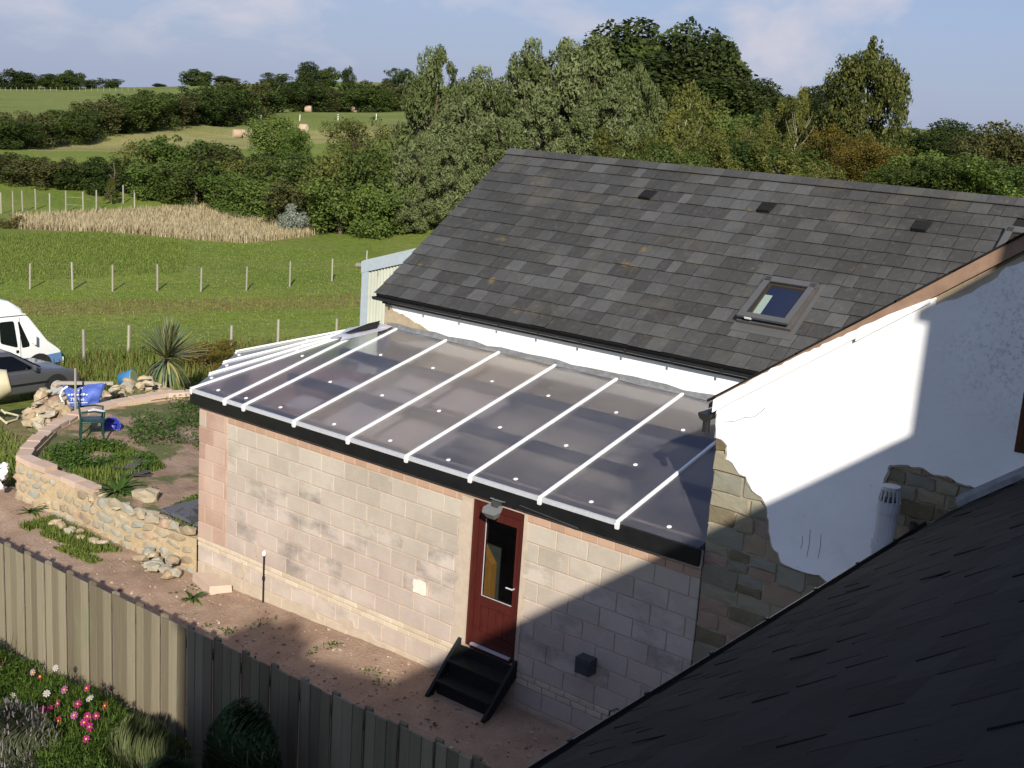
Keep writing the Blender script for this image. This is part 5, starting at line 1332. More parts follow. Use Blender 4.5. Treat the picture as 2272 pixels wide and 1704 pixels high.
many(RIG, 'hillside_bush', 'bush', ['round dark tree on the skyline past the poplar', 'dark bush between the poplar and the round skyline tree', 'dark bush below the skyline past the round tree'] + ['dark brown green tree at the end of the barn ridge'] * 3 + ['* bush between the poplar foot and the barn ridge'] * 5, ['oak1', 'hedge0', 'oak0', 'hedge1', 'hedge1', 'hedge1', 'light0', 'hedge2', 'light0', 'hedge0', 'hedge2'], 'bushes on the hillside past the poplar', wmul=1.25)
tree('silver_bush', 'round silvery grey bush standing on the dry grass strip', 'bush', -49.7, 41.0, 0.95, 2.4, 'silver0')
tree('clipped_bush', 'clipped round reddish green bush at the edge of the dry grass', 'bush', -56.9, 25.7, 0.1, 2.9, 'red0', base=-2.0)
tree('sapling', 'spindly dark sapling standing along the pale post fence', 'tree', -66.7, 38.9, 0.8, 1.6, 'birch0')
# =============================================================== things in the yard's far corner and the fields
rg = random.Random(31)
def bevel(o, w, seg=2, ang=0.6):
    import bmesh
    bm = bmesh.new(); bm.from_mesh(o.data)
    bmesh.ops.recalc_face_normals(bm, faces=bm.faces)
    ed = [e for e in bm.edges if len(e.link_faces) == 2 and e.calc_face_angle(0) > ang]
    bmesh.ops.bevel(bm, geom=ed, offset=w, segments=seg, affect='EDGES', profile=.6)
    bm.to_mesh(o.data); bm.free()
    o.data.polygons.foreach_set('use_smooth', [True] * len(o.data.polygons))
    return o
def rpoly(P, r, n=3):
    """round the corners of a polygon"""
    out = []; k = len(P)
    for i in range(k):
        a, b_, c = Vector(P[i - 1]), Vector(P[i]), Vector(P[(i + 1) % k])
        d1 = (a - b_); d2 = (c - b_); rr = min(r, d1.length * .45, d2.length * .45)
        p0 = b_ + d1.normalized() * rr; p1 = b_ + d2.normalized() * rr
        for j in range(n + 1):
            t = j / n; q = p0.lerp(b_, t).lerp(b_.lerp(p1, t), t); out.append((q.x, q.y))
    return out
M['vanwhite'] = flat('white van paint', (0.78, 0.79, 0.77), rough=0.3, var=0.03, coat=0.3)
M['vanblue'] = flat('blue van paint', (0.10, 0.19, 0.36), rough=0.35, var=0.08, coat=0.3)
M['cargrey'] = flat('grey car paint', (0.085, 0.085, 0.095), rough=0.32, var=0.06, coat=0.4, metal=0.25)
M['rubber'] = flat('black rubber', (0.015, 0.015, 0.015), rough=0.7)
M['cream'] = flat('cream painted steel', (0.50, 0.46, 0.30), rough=0.5, var=0.12)
M['rustred'] = flat('rusty inside of drum', (0.30, 0.055, 0.025), rough=0.8)
M['chairgreen'] = flat('dark green plastic', (0.012, 0.045, 0.032), rough=0.35, var=0.1)
M['bagblue'] = gm('blue plastic bag', [(0.2, (0.045, 0.085, 0.36)), (0.8, (0.10, 0.17, 0.52))], tw=0.2, ns=3, rough=0.38, bump=(6, 0.7, 0.06))
M['bagwhite'] = flat('white print', (0.72, 0.74, 0.78), rough=0.5, var=0.05)
M['tubblue'] = flat('blue tub', (0.05, 0.20, 0.42), rough=0.4)
M['tubgreen'] = flat('faded green lining', (0.20, 0.27, 0.15), rough=0.7)
M['corrug'] = gm('painted corrugated iron', [(0.2, (0.33, 0.35, 0.285)), (0.8, (0.46, 0.48, 0.40))], tw=0.15, ns=3, rough=0.6, stretch=(1, 1, .3), over=[(2.2, 0.60, 0.68, (0.085, 0.045, 0.025), 0.85, (3.0, 3.0, .45))])
M['trim'] = flat('pale blue grey trim', (0.36, 0.42, 0.46), rough=0.5, var=0.1)
M['straw'] = gm('straw bale', [(0.2, (0.33, 0.23, 0.15)), (0.8, (0.50, 0.38, 0.27))], tw=0.3, ns=5, rough=0.95, bump=(30, .6, .03))
M['strawend'] = gm('bale end', [(0.2, (0.45, 0.36, 0.27)), (0.8, (0.62, 0.53, 0.41))], tw=0.3, ns=5, rough=0.95)

# white and blue van, nose towards the meadow
van = thing('camper_van', 'white high roof camper van with a blue lower body parked behind the grey car', 'van', (-25.2, 6.4, -1.45))
VX = 0.95
def yzp(name, P, x0, x1, mat, par, bv=0.0):
    m_ = MB(); m_.add(*prism(P, x0, x1, 'yz')); o = fixn(m_.obj(name, M[mat], par))
    return bevel(o, bv) if bv else o
L0 = -2.9
body = yzp('body', [(L0, .42), (L0, 2.02), (1.22, 2.02), (1.30, 1.98), (1.92, 1.18), (2.30, .88), (2.38, .80), (2.40, .42)], -VX, VX, 'vanwhite', van, .06)
yzp('high_roof', [(L0 + .05, 2.0), (L0 + .1, 2.50), (.30, 2.58), (.72, 2.50), (1.10, 2.26), (1.25, 2.0)], -VX + .05, VX - .05, 'vanwhite', van, .13)
yzp('rain_strip', [(L0, 2.06), (1.2, 2.06), (1.2, 2.085), (L0, 2.085)], -VX - .0, VX + .0, 'vanwhite', van)
for s in (-1, 1):
    x0, x1 = (VX - .01, VX + .012) if s > 0 else (-VX - .012, -VX + .01)
    yzp('lower_panel', [(L0, .44), (L0, .70), (1.5, .70), (2.36, .76), (2.385, .44)], x0, x1, 'vanblue', van)
    xa, xb = (VX - .02, VX + .006) if s > 0 else (-VX - .006, -VX + .02)
    yzp('side_window', rpoly([(-.95, 1.32), (.17, 1.28), (.14, 1.86), (-.95, 1.86)], .10), xa, xb, 'carglass', van)
    yzp('side_window', rpoly([(.36, 1.24), (.92, 1.05), (.80, 1.90), (.33, 1.90)], .08), xa, xb, 'carglass', van)
    yzp('side_window', rpoly([(1.06, 1.03), (1.30, 1.05), (1.30, 1.15), (.98, 1.86), (.93, 1.86)], .04), xa, xb, 'carglass', van)
    xh = (VX, VX + .03) if s > 0 else (-VX - .03, -VX)
    yzp('door_handle', [(.86, .90), (.93, .90), (.93, .98), (.86, .98)], *xh, 'black', van)
    yzp('door_seam', [(1.005, .72), (1.015, .72), (1.0, 1.98), (.99, 1.98)], xa, (VX + .004 if s > 0 else -VX + .004), 'black', van)
    m_ = MB(); xm = s * (VX + .13); m_.box(xm - .06, xm + .06, 1.38, 1.44, 1.12, 1.42); mr = bevel(m_.obj('mirror', M['vanwhite'], van), .02)
    m_ = MB(); m_.add(*tube([(s * VX, 1.42, 1.14), (xm, 1.42, 1.14)], .02, 6)); m_.obj('mirror_arm', M['black'], mr)
    for yw in (1.62, -1.9):
        m_ = MB(); m_.add(*xf(lathe([(.34, -.1), (.34, .1)], 18), Matrix.Translation((s * (VX - .1), yw, .34)) @ Matrix.Rotation(math.pi / 2, 4, 'Y'))); w_ = m_.obj('wheel', M['rubber'], van)
        m_ = MB(); m_.add(*xf(lathe([(.19, -.11), (.19, .112)], 14), Matrix.Translation((s * (VX - .1), yw, .34)) @ Matrix.Rotation(math.pi / 2, 4, 'Y'))); m_.obj('rim', M['alu'], w_)
        yzp('wheel_arch', [(yw + .42 * math.cos(t), .40 + .40 * math.sin(t)) for t in [i * math.pi / 10 for i in range(11)]], (VX if s > 0 else -VX - .016), (VX + .016 if s > 0 else -VX), 'rubber', van)
m_ = MB(); m_.add(*hexa([(-.8, 1.34, 1.90), (.8, 1.34, 1.90), (.84, 1.90, 1.20), (-.84, 1.90, 1.20), (-.8, 1.36, 1.93), (.8, 1.36, 1.93), (.84, 1.93, 1.22), (-.84, 1.93, 1.22)])); fixn(m_.obj('windscreen', M['carglass'], van))
m_ = MB(); m_.box(-.9, .9, 2.36, 2.48, .36, .58); m_.obj('bumper', M['vanwhite'], van)
m_ = MB(); m_.box(-.5, .4, -.9, .1, 2.545, 2.60); m_.obj('roof_hatch', M['vanwhite'], van)
van.location.z = -1.42

# grey car
car = thing('parked_car', 'grey saloon car parked beside the rubble heap in front of the van', 'car', (-21.1, 4.7, -0.95))
CX = 0.87
lb = yzp('body', [(-2.2, .25), (-2.25, .6), (-2.15, .86), (-1.4, .90), (1.0, .87), (1.75, .80), (2.10, .68), (2.22, .52), (2.2, .25)], -CX, CX, 'cargrey', car, .07)
m_ = MB(); ca_ = [(-.80, -1.55, .86), (.80, -1.55, .86), (.80, 1.12, .85), (-.80, 1.12, .85), (-.60, -1.0, 1.40), (.60, -1.0, 1.40), (.60, .22, 1.40), (-.60, .22, 1.40)]
m_.add(*hexa(ca_)); bevel(m_.obj('cabin', M['cargrey'], car), .05)
def side_pt(s, y, z):       # on the sloping cabin side
    t = (z - .86) / .54; return (s * (.80 + (.60 - .80) * t + .012), y, z)
for s in (-1, 1):
    for P in ([(-1.15, .92), (-.28, .91), (-.28, 1.31), (-.85, 1.33)], [(-.18, .91), (.86, .90), (.28, 1.29), (-.18, 1.31)]):
        q = rpoly(P, .05); a = [side_pt(s, y, z) for y, z in q]; c_ = [(x - s * .02, y, z) for x, y, z in a]; n = len(q)
        m_ = MB(); m_.add(a + c_, [tuple(range(n)), tuple(range(n, 2 * n))[::-1]] + [(i, i + n, (i + 1) % n + n, (i + 1) % n) for i in range(n)]); fixn(m_.obj('side_window', M['carglass'], car))
    xh = (CX - .005, CX + .012) if s > 0 else (-CX - .012, -CX + .005)
    yzp('side_moulding', [(-2.0, .50), (1.25, .48), (1.25, .54), (-2.0, .56)], *xh, 'black', car)
    yzp('door_handle', [(-.18, .74), (-.02, .74), (-.02, .78), (-.18, .78)], (CX if s > 0 else -CX - .03), (CX + .03 if s > 0 else -CX), 'cargrey', car)
    m_ = MB(); m_.box(s * (CX + .10) - .09, s * (CX + .10) + .09, .70, .78, .90, 1.03); bevel(m_.obj('mirror', M['cargrey'], car), .02)
    for yw in (1.45, -1.25):
        yzp('wheel_arch', [(yw + .37 * math.cos(t), .32 + .37 * math.sin(t)) for t in [-.2 + i * (math.pi + .4) / 14 for i in range(15)]], (CX if s > 0 else -CX - .008), (CX + .008 if s > 0 else -CX), 'rubber', car)
        m_ = MB(); m_.add(*xf(lathe([(.30, -.09), (.31, 0), (.30, .09)], 20), Matrix.Translation((s * (CX - .07), yw, .31)) @ Matrix.Rotation(math.pi / 2, 4, 'Y'))); w_ = m_.obj('wheel', M['rubber'], car)
        m_ = MB(); m_.add(*xf(lathe([(.20, -.1), (.2, .1)], 14), Matrix.Translation((s * (CX - .07), yw, .31)) @ Matrix.Rotation(math.pi / 2, 4, 'Y'))); m_.obj('rim', M['alu'], w_)
    m_ = MB(); m_.box(s * .55 - .2, s * .55 + .2, 2.12, 2.20, .52, .66); bevel(m_.obj('headlight', M['glass'], car), .02)
m_ = MB(); m_.add(*hexa([(-.70, 1.06, .90), (.70, 1.06, .90), (.54, .28, 1.36), (-.54, .28, 1.36), (-.70, 1.09, .92), (.70, 1.09, .92), (.54, .30, 1.38), (-.54, .30, 1.38)])); fixn(m_.obj('windscreen', M['carglass'], car))
m_ = MB(); m_.box(-.80, .80, 2.16, 2.26, .25, .45); m_.obj('bumper', M['darkgrey'], car)

# cement mixer
mx = thing('cement_mixer', 'cream cement mixer with a rust red drum mouth standing beside the grey car', 'mixer', (-16.95, 2.45, -0.28), R(62))
Mr = Matrix.Translation((0, 0, .86)) @ Matrix.Rotation(R(78), 4, 'Y')
m_ = MB(); m_.add(*xf(lathe([(.12, -.52), (.34, -.40), (.40, -.12), (.40, .08), (.29, .38), (.285, .42)], 22), Mr)); m_.obj('drum', M['cream'], mx, True)
m_ = MB(); m_.add(*xf(lathe([(.255, .405), (.25, .428)], 22), Mr)); m_.obj('drum_mouth', M['rustred'], mx)
m_ = MB(); m_.add(*xf(lathe([(.42, -.16), (.42, -.10)], 26), Mr)); m_.obj('ring_gear', M['cream'], mx)
for s in (-1, 1):
    m_ = MB(); m_.add(*tube([(-.25, s * .46, .80), (-.1, s * .48, .45), (.32, s * .46, .03)], .028, 8)); m_.obj('leg', M['cream'], mx)
    m_ = MB(); m_.add(*tube([(-.1, s * .48, .45), (-.45, s * .46, .03)], .028, 8)); m_.obj('leg', M['cream'], mx)
m_ = MB(); m_.add(*tube([(-.25, -.46, .80), (-.25, .46, .80)], .03, 8)); m_.obj('axle', M['cream'], mx)
m_ = MB(); m_.add(*tube([(.32, -.46, .06), (.55, -.2, .05), (.6, .1, .06), (.32, .46, .06)], .025, 8)); m_.obj('foot_rail', M['cream'], mx)
m_ = MB(); m_.box(-.75, -.35, -.2, .2, .45, .85); m_.obj('motor_box', M['cream'], mx)

# rubble heaps
def heap(name, label, cx, cy, z0, rx, ry, h, n, seed, size=(.06, .16)):
    g = random.Random(seed); root = thing(name, label, 'rubble heap', (cx, cy, z0))
    for i in range(n):
        a = g.uniform(0, 6.28); r_ = math.sqrt(g.uniform(0, 1))
        x, y = r_ * math.cos(a), r_ * math.sin(a)
        zz = h * max(0, 1 - r_ ** 1.6) * g.uniform(.55, 1.0)
        s = g.uniform(*size)
        m_ = MB(); m_.add(*rock(g, s * g.uniform(.9, 1.5), s * g.uniform(.7, 1.1), s * g.uniform(.5, .8), 1, .18), g.random())
        o = m_.obj('stone', M['fieldstone'], root); o.location = (x * rx, y * ry, zz + .03); o.rotation_euler = (g.uniform(-.6, .6), g.uniform(-.6, .6), g.uniform(0, 6))
    m_ = MB(); N = 16; v = [(0, 0, h * .72)] + [(rx * .55 * math.cos(i * 2 * math.pi / N), ry * .55 * math.sin(i * 2 * math.pi / N), h * .42) for i in range(N)] + [(rx * math.cos(i * 2 * math.pi / N), ry * math.sin(i * 2 * math.pi / N), -.15) for i in range(N)]
    f = [(0, 1 + i, 1 + (i + 1) % N) for i in range(N)] + [(1 + i, 1 + N + i, 1 + N + (i + 1) % N, 1 + (i + 1) % N) for i in range(N)]
    m_.add(v, f); m_.obj('rubble_core', M['soil'], root)
    return root
heap('rubble_heap', 'heap of tan building stone beside the grey car', -15.25, 3.1, -.05, .75, .62, .92, 80, 1)
heap('rubble_heap', 'longer heap of tan building stone between the blue bag and the spiky plant', -15.0, 5.1, .02, .75, 1.25, .78, 120, 2)
heap('rubble_heap', 'low scatter of stones at the grey car nose', -17.3, 5.6, -.5, .8, .7, .35, 26, 3, (.07, .15))
for (x, y, z, s, lab) in [(-14.75, 3.05, .22, .26, 'large upright stone leaning against the rubble heap beside the blue bag'), (-14.35, 3.6, .2, .2, 'block of stone standing under the blue bag')]:
    m_ = MB(); m_.add(*rock(rg, s * .8, s * .6, s * 1.2, 1, .12), .45); o = m_.obj('stone_block', M['fieldstone']); o.location = (x, y, z); tag(o, lab, 'stone')
# stick, plank and blue bag
m_ = MB(); m_.box(-.018, .018, -.018, .018, -.15, 1.10); o = m_.obj('stake', M['post']); o.location = (-14.02, 2.84, .40); o.rotation_euler = (0, .01, .4); tag(o, 'thin upright wooden stake in front of the blue bag', 'stake')
m_ = MB(); m_.box(-.62, .62, -.04, .04, -.035, .035); o = m_.obj('plank', M['post']); o.location = (-14.45, 3.36, 1.0); o.rotation_euler = (0, .0, R(53)); tag(o, 'pale plank laid level across the rubble heaps over the blue bag', 'plank')
bag = thing('blue_bag', 'crumpled blue plastic builders bag with white lettering hanging from the plank', 'bag', (-14.32, 3.20, .45), R(57))
bag.scale = (.85, .85, .85)
NU, NV = 14, 10
outl = lambda u: (.64 * (1 - .10 * u ** 2), )
v = []
for j in range(NV):
    tv = j / (NV - 1)
    for i in range(NU):
        tu = i / (NU - 1) * 2 - 1
        w = .50 - .16 * (1 - tv) + (.10 if tu > 0 else 0) * tv
        top = .62 + .06 * max(0, tu) - .12 * math.exp(-((tu + .35) / .3) ** 2)
        v.append((tu * w + .05 * (1 - tv), -.05 * math.cos(tu * 1.5) + .085 * mnoise.noise((tu * 2.4, tv * 3, 2)) + .04 * mnoise.noise((tu * 6, tv * 7, 4)), tv * top + .05 * (abs(tu) ** 2) * (1 - tv)))
f = [(j * NU + i, j * NU + i + 1, (j + 1) * NU + i + 1, (j + 1) * NU + i) for j in range(NV - 1) for i in range(NU - 1)]
v += [(x, y + .16 + .03 * mnoise.noise((x * 4, z * 4, 5)), z) for x, y, z in v]; n0 = NU * NV
f += [tuple(k + n0 for k in q[::-1]) for q in f]
for i in range(NU - 1):
    f.append((i + 1, i, i + n0, i + 1 + n0))
for j in range(NV - 1):
    f.append((j * NU, (j + 1) * NU, (j + 1) * NU + n0, j * NU + n0)); k = j * NU + NU - 1; f.append((k, k + n0, k + NU + n0, k + NU))
m_ = MB(); m_.add(v, f); fixn(m_.obj('sack', M['bagblue'], bag, True))
m_ = MB(); m_.add(*tube([(-.50, -.02, .20), (-.56, -.03, .36), (-.50, -.02, .52), (-.36, -.02, .62)], .028, 6)); m_.obj('white_edge', M['bagwhite'], bag)
m_ = MB(); m_.add(*tube([(-.10, -.06, .50), (.02, -.08, .60)], .012, 6)); m_.obj('strap', M['bagwhite'], bag)
def text(body_, size, loc, par, mat):
    cu = bpy.data.curves.new('lettering', 'FONT'); cu.body = body_; cu.size = size; cu.extrude = .002; cu.align_x = 'CENTER'; cu.resolution_u = 2
    ob = bpy.data.objects.new('tmp_text', cu); COL.objects.link(ob)
    dg = bpy.context.evaluated_depsgraph_get(); me_ = bpy.data.meshes.new_from_object(ob.evaluated_get(dg)); bpy.data.objects.remove(ob)
    me_.materials.clear(); me_.materials.append(mat)
    o = bpy.data.objects.new('lettering', me_); link(o, par); o.location = loc; o.rotation_euler = (math.pi / 2, 0, 0); return o
text('791766', .12, (-.12, -.112, .24), bag, M['bagwhite'])
m_ = MB()
for i in range(7): m_.box(-.36 + i * .075, -.31 + i * .075, -.108, -.10, .385, .42 + (i % 3) * .012)
m_.box(-.36, .14, -.108, -.10, .175, .19); m_.obj('print_line', M['bagwhite'], bag)
# blue tub lying in the heap
tb = thing('blue_tub', 'blue tub lying on its side on top of the rubble heap', 'tub', (-15.6, 5.35, .62), R(30))
tb.scale = (.85, .85, .85)
m_ = MB(); m_.add(*xf(lathe([(.20, -.3), (.25, .1), (.26, .12)], 16), Matrix.Rotation(R(75), 4, 'Y'))); m_.obj('tub', M['tubblue'], tb, True)
m_ = MB(); m_.add(*xf(lathe([(.24, .115), (.235, .128)], 16), Matrix.Rotation(R(75), 4, 'Y'))); m_.obj('opening', M['tubgreen'], tb)
# white folded thing by the wall corner
wt = thing('plaster_lump', 'crumbled white plaster lump beside the retaining wall corner', 'rubble', (-11.75, -.30, .12))
for i in range(16):
    m_ = MB(); m_.add(*rock(rg, rg.uniform(.05, .13), rg.uniform(.05, .1), rg.uniform(.04, .08), 1, .3), rg.random()); o = m_.obj('lump', M['white'], wt); o.location = (rg.uniform(-.24, .24), rg.uniform(-.16, .16), rg.uniform(-.1, .32)); o.rotation_euler = (rg.uniform(0, 3), rg.uniform(0, 3), 0)
# bent white pipe
m_ = MB(); m_.add(*tube([(-15.3, 2.62, -.02), (-15.28, 2.66, .22), (-15.22, 2.78, .25), (-15.1, 3.1, .24)], .022, 7)); tag(m_.obj('waste_pipe', M['white']), 'bent white plastic pipe lying at the foot of the rubble heap', 'pipe')

# green plastic chair
ch = thing('garden_chair', 'dark green plastic garden chair on the bed beside the coping', 'chair', (-12.03, 1.97, .47), R(150))
for (x, y, sx) in ((-.21, -.2, -1), (.21, -.2, 1), (-.21, .21, -1), (.21, .21, 1)):
    m_ = MB(); m_.add(*tube([(x * 1.12, y * 1.12, 0), (x, y, .40)], .022, 6)); m_.obj('leg', M['chairgreen'], ch)
m_ = MB(); m_.box(-.24, .24, -.24, .24, .39, .42); bevel(m_.obj('seat', M['chairgreen'], ch), .012)
m_ = MB()
arc = [(.23 * math.cos(t), .24 + .02 * math.sin(t), .60 + .22 * math.sin(t)) for t in [i * math.pi / 10 for i in range(11)]]
m_.add(*tube([(.23, .22, .40)] + arc + [(-.23, .22, .40)], .020, 6))
for i in range(4):
    xx = -.12 + i * .08; m_.add(*tube([(xx, .23, .41), (xx, .255, .79)], .013, 5))
m_.obj('backrest', M['chairgreen'], ch)
for s in (-1, 1):
    m_ = MB(); m_.add(*tube([(s * .25, -.22, .40), (s * .27, -.24, .62), (s * .27, -.05, .65), (s * .25, .22, .63)], .020, 6)); m_.obj('armrest', M['chairgreen'], ch)
m_ = MB(); m_.box(-.14, .14, -.1, .1, .648, .668); o = m_.obj('board_scrap', M['bagwhite']); o.location = (-12.0, 2.0, .42); o.rotation_euler = (0, .1, .5); tag(o, 'pale board scrap lying on the arms of the green chair', 'board')
m_ = MB(); m_.add(*lathe([(.10, 0), (.16, .04), (.19, .15), (.20, .17), (.18, .17), (.15, .06), (.02, .03)], 16)); m_.obj
M['bowl'] = flat('blue plastic', (0.03, 0.04, 0.30), rough=0.35)
o = m_.obj('blue_bowl', M['bowl'], None, True); o.location = (-12.45, 2.75, .50); o.rotation_euler = (1.2, 0, .8); tag(o, 'deep blue plastic bowl tipped over behind the green chair', 'bowl')

# cordyline
M['cordy'] = gm('strap leaves', [(0.05, (0.30, 0.26, 0.10)), (0.35, (0.17, 0.18, 0.06)), (0.75, (0.055, 0.085, 0.045)), (0.95, (0.10, 0.14, 0.08))], tw=0.95, ns=3, rough=0.45, spec=0.4)
cor = thing('cordyline', 'spiky cordyline with upright green leaves and a drooping yellowish skirt', 'plant', (-15.5, 6.35, .05))
m_ = MB(); m_.add(*tube([(0, 0, -.1), (0, 0, .95)], .10, 8, True, .07)); m_.obj('trunk', M['bark'], cor)
def blade(g, az, el, L, droop, w, tone, base):
    m_ = MB(); pts = []
    p = Vector(base); d = Vector((math.cos(az) * math.cos(el), math.sin(az) * math.cos(el), math.sin(el)))
    side = Vector((-math.sin(az), math.cos(az), 0)); n = 5
    for i in range(n + 1):
        t = i / n; ww = w * (1 - t ** 2) * (.5 + .5 * min(1, t * 4)) + .001
        pts.append((p - side * ww, p + side * ww + Vector((0, 0, .006))))
        d = (d + Vector((0, 0, -droop / n))).normalized(); p = p + d * (L / n)
    v = [tuple(q) for pr_ in pts for q in pr_]
    m_.add(v, [(2 * i, 2 * i + 1, 2 * i + 3, 2 * i + 2) for i in range(n)], tone)
    return m_
g = random.Random(4)
for i in range(240):
    az = g.uniform(0, 6.28)
    if i < 150: q = blade(g, az, g.uniform(.25, 1.5), g.uniform(.85, 1.2), g.uniform(.1, .4), .032, g.uniform(.62, .97), (0, 0, .98))
    else: q = blade(g, az, g.uniform(-.5, .25), g.uniform(.7, 1.0), g.uniform(1.2, 2.2), .034, g.uniform(.0, .5), (0, 0, g.uniform(.8, .96)))
    o = q.obj('leaf', M['cordy'], cor)
# =============================================================== post and wire fences
def wire_fence(name, label, P, h, r_, wires, mat='post', droop=.02):
    root = thing(name, label, 'fence')
    tops = []
    for (x, y) in P:
        z = tz(x, y); hh = h * rg.uniform(.94, 1.06)
        m_ = MB(); m_.add(*tube([(0, 0, -.3), (rg.uniform(-.03, .03), rg.uniform(-.03, .03), hh)], r_, 6), rg.random()); o = m_.obj('post', M[mat], root); o.location = (x, y, z); tops.append((x, y, z))
    for wz in wires:
        m_ = MB(); m_.add(*tube([(x, y, z + wz) for x, y, z in tops], r_ * .075, 3, False)); m_.obj('wire', M['wire'], root)
    return root
wire_fence('wire_fence', 'post and wire fence crossing the meadow along the brown track', [(-39.2, 12.5), (-38.4, 14.1), (-37.9, 15.7), (-36.9, 17.1), (-35.9, 18.4), (-35.2, 20.2), (-34.1, 21.7), (-33.4, 23.7), (-33.3, 26.2), (-33.4, 29.0), (-34.0, 31.9)], 1.15, .042, (.25, .6, .95, 1.1))
wire_fence('wire_fence', 'post and wire fence among weeds between the van and the spiky plant', [(-25.5, 7.4), (-24.3, 9.6), (-24.1, 11.1), (-22.3, 13.9), (-22.0, 15.7), (-21.5, 18.0)], 1.15, .048, (.2, .4, .6, .8, 1.0, 1.1))
wire_fence('wire_fence', 'row of pale posts and wire in front of the dark thorn trees', [(-64.1, 27.6), (-64.1, 29.1), (-64.6, 30.2), (-65.0, 31.1), (-65.8, 32.5), (-63.6, 32.2), (-64.3, 33.8), (-63.5, 34.6), (-64.6, 36.3), (-66.9, 40.0), (-63.2, 38.4)], 1.35, .05, (.5, 1.0))
wire_fence('wire_fence', 'faint line of posts across the upper pasture below the skyline', [(-356.7 + i * 2.3, 192.8 + i * .52) for i in range(25)], 1.2, .06, (1.1,))
wire_fence('wire_fence', 'thin electric fence line of white posts across the hay field', [(-153 + i * 4.2, 117 + i * 4.6) for i in range(8)], 1.0, .06, (.9,), 'white')
# bales
bl = [(-151.06, 106.62), (-159.0, 141.06), (-174.85, 167.99), (-132.22, 106.34), (-130.9, 103.22), (-152.65, 124.0), (-158.28, 129.73), (-129.84, 101.36), (-132.75, 116.42)]
blab = ['round straw bale alone on the mown strip by the hedge', 'round straw bale alone in the green part of the bale field', 'round straw bale below the far hedge near the willows', 'upper of the round bales grouped beside the airy tree', 'lower round bale grouped beside the airy tree', 'round bale above the grouped bales by the airy tree', 'topmost round bale in the line by the airy tree', 'round bale partly hidden behind the thicket', 'round bale seen through the branches of the airy tree']
for i, (x, y) in enumerate(bl):
    b_ = thing('straw_bale', blab[i], 'bale', (x, y, tz(x, y) + .57), R(20 + 15 * (i % 4)), 'round straw bales')
    m_ = MB(); m_.add(*xf(lathe([(.58, -.55), (.62, -.48), (.62, .48), (.58, .55)], 20), Matrix.Rotation(math.pi / 2, 4, 'Y'))); m_.obj('roll', M['straw'], b_, True)
    m_ = MB(); m_.add(*xf(lathe([(.55, .545), (.53, .57)], 20), Matrix.Rotation(math.pi / 2, 4, 'Y'))); m_.add(*xf(lathe([(.53, -.57), (.55, -.545)], 20), Matrix.Rotation(math.pi / 2, 4, 'Y'))); m_.obj('end_face', M['strawend'], b_)
tq = thing('feed_trough', 'white feed trough with a red end by the long hedge', 'trough', (-153.3, 112.0, tz(-153.3, 112.0)), R(55))
m_ = MB(); m_.box(-1.2, 1.0, -.4, .4, .2, .75); m_.obj('tank', M['white'], tq)
m_ = MB(); m_.box(-1.45, -1.2, -.4, .4, .2, .75); m_.obj('end_plate', M['rustred'], tq)
# hut hidden in the thicket
hz_ = tz(-61.5, 52)
hut = thing('field_hut', 'dark roofed hut half hidden in the thicket', 'hut', (-61.8, 49.6, hz_), R(40))
m_ = MB(); m_.box(-1.1, 1.1, -1.2, 1.2, 0, 1.1 - hz_); m_.obj('wall', M['timber'], hut)
m_ = MB(); m_.add(*prism([(-1.3, 1.05 - hz_), (1.3, 1.05 - hz_), (0, 1.75 - hz_)], -1.4, 1.4)); fixn(m_.obj('roof', M['slate'], hut))

# =============================================================== corrugated shed behind the barn
sh = thing('iron_shed', 'pale green corrugated iron shed with rust streaks behind the barn verge', 'shed')
SY = 8.5; SX0 = -10.75
def zt_(x): return 3.99 + .30 * (x - SX0)
for k in range(4):
    xa = SX0 + .12 + k * .80; m_ = MB(); N = 44; v = []
    for i in range(N + 1):
        x = xa + .80 * i / N; y = SY + .028 * math.sin(i * 2 * math.pi / 5.5)
        v += [(x, y, -1.0), (x, y, zt_(x) - .02)]
    m_.add(v, [(2 * i, 2 * i + 2, 2 * i + 3, 2 * i + 1) for i in range(N)]); m_.obj('iron_sheet', M['corrug'], sh, True)
m_ = MB(); m_.box(SX0, SX0 + .20, SY - .06, SY + .12, -1.0, zt_(SX0)); m_.obj('corner_trim', M['trim'], sh)
m_ = MB(); m_.add(*prism([(SX0 - .02, zt_(SX0) - .26), (-7.2, zt_(-7.2) - .26), (-7.2, zt_(-7.2) + .02), (SX0 - .02, zt_(SX0) + .02)], SY - .07, SY - .03)); fixn(m_.obj('barge_board', M['trim'], sh))
m_ = MB(); m_.add(*prism([(SX0, zt_(SX0) - .01), (-7.2, zt_(-7.2) - .01), (-7.2, zt_(-7.2) + .04), (SX0, zt_(SX0) + .04)], SY - .03, SY + 5)); fixn(m_.obj('roof', M['corrug'], sh))
m_ = MB(); m_.box(SX0, SX0 + .1, SY + .12, SY + 5, -1.0, zt_(SX0) - .02); m_.obj('side_wall', M['corrug'], sh)
m_ = MB(); m_.add(*tube([(SX0 - .28, SY + .05, zt_(SX0) - .12), (SX0 + .02, SY + .05, zt_(SX0) - .08)], .06, 8)); m_.obj('gutter_end', M['rustred'] if False else M['post'], sh)
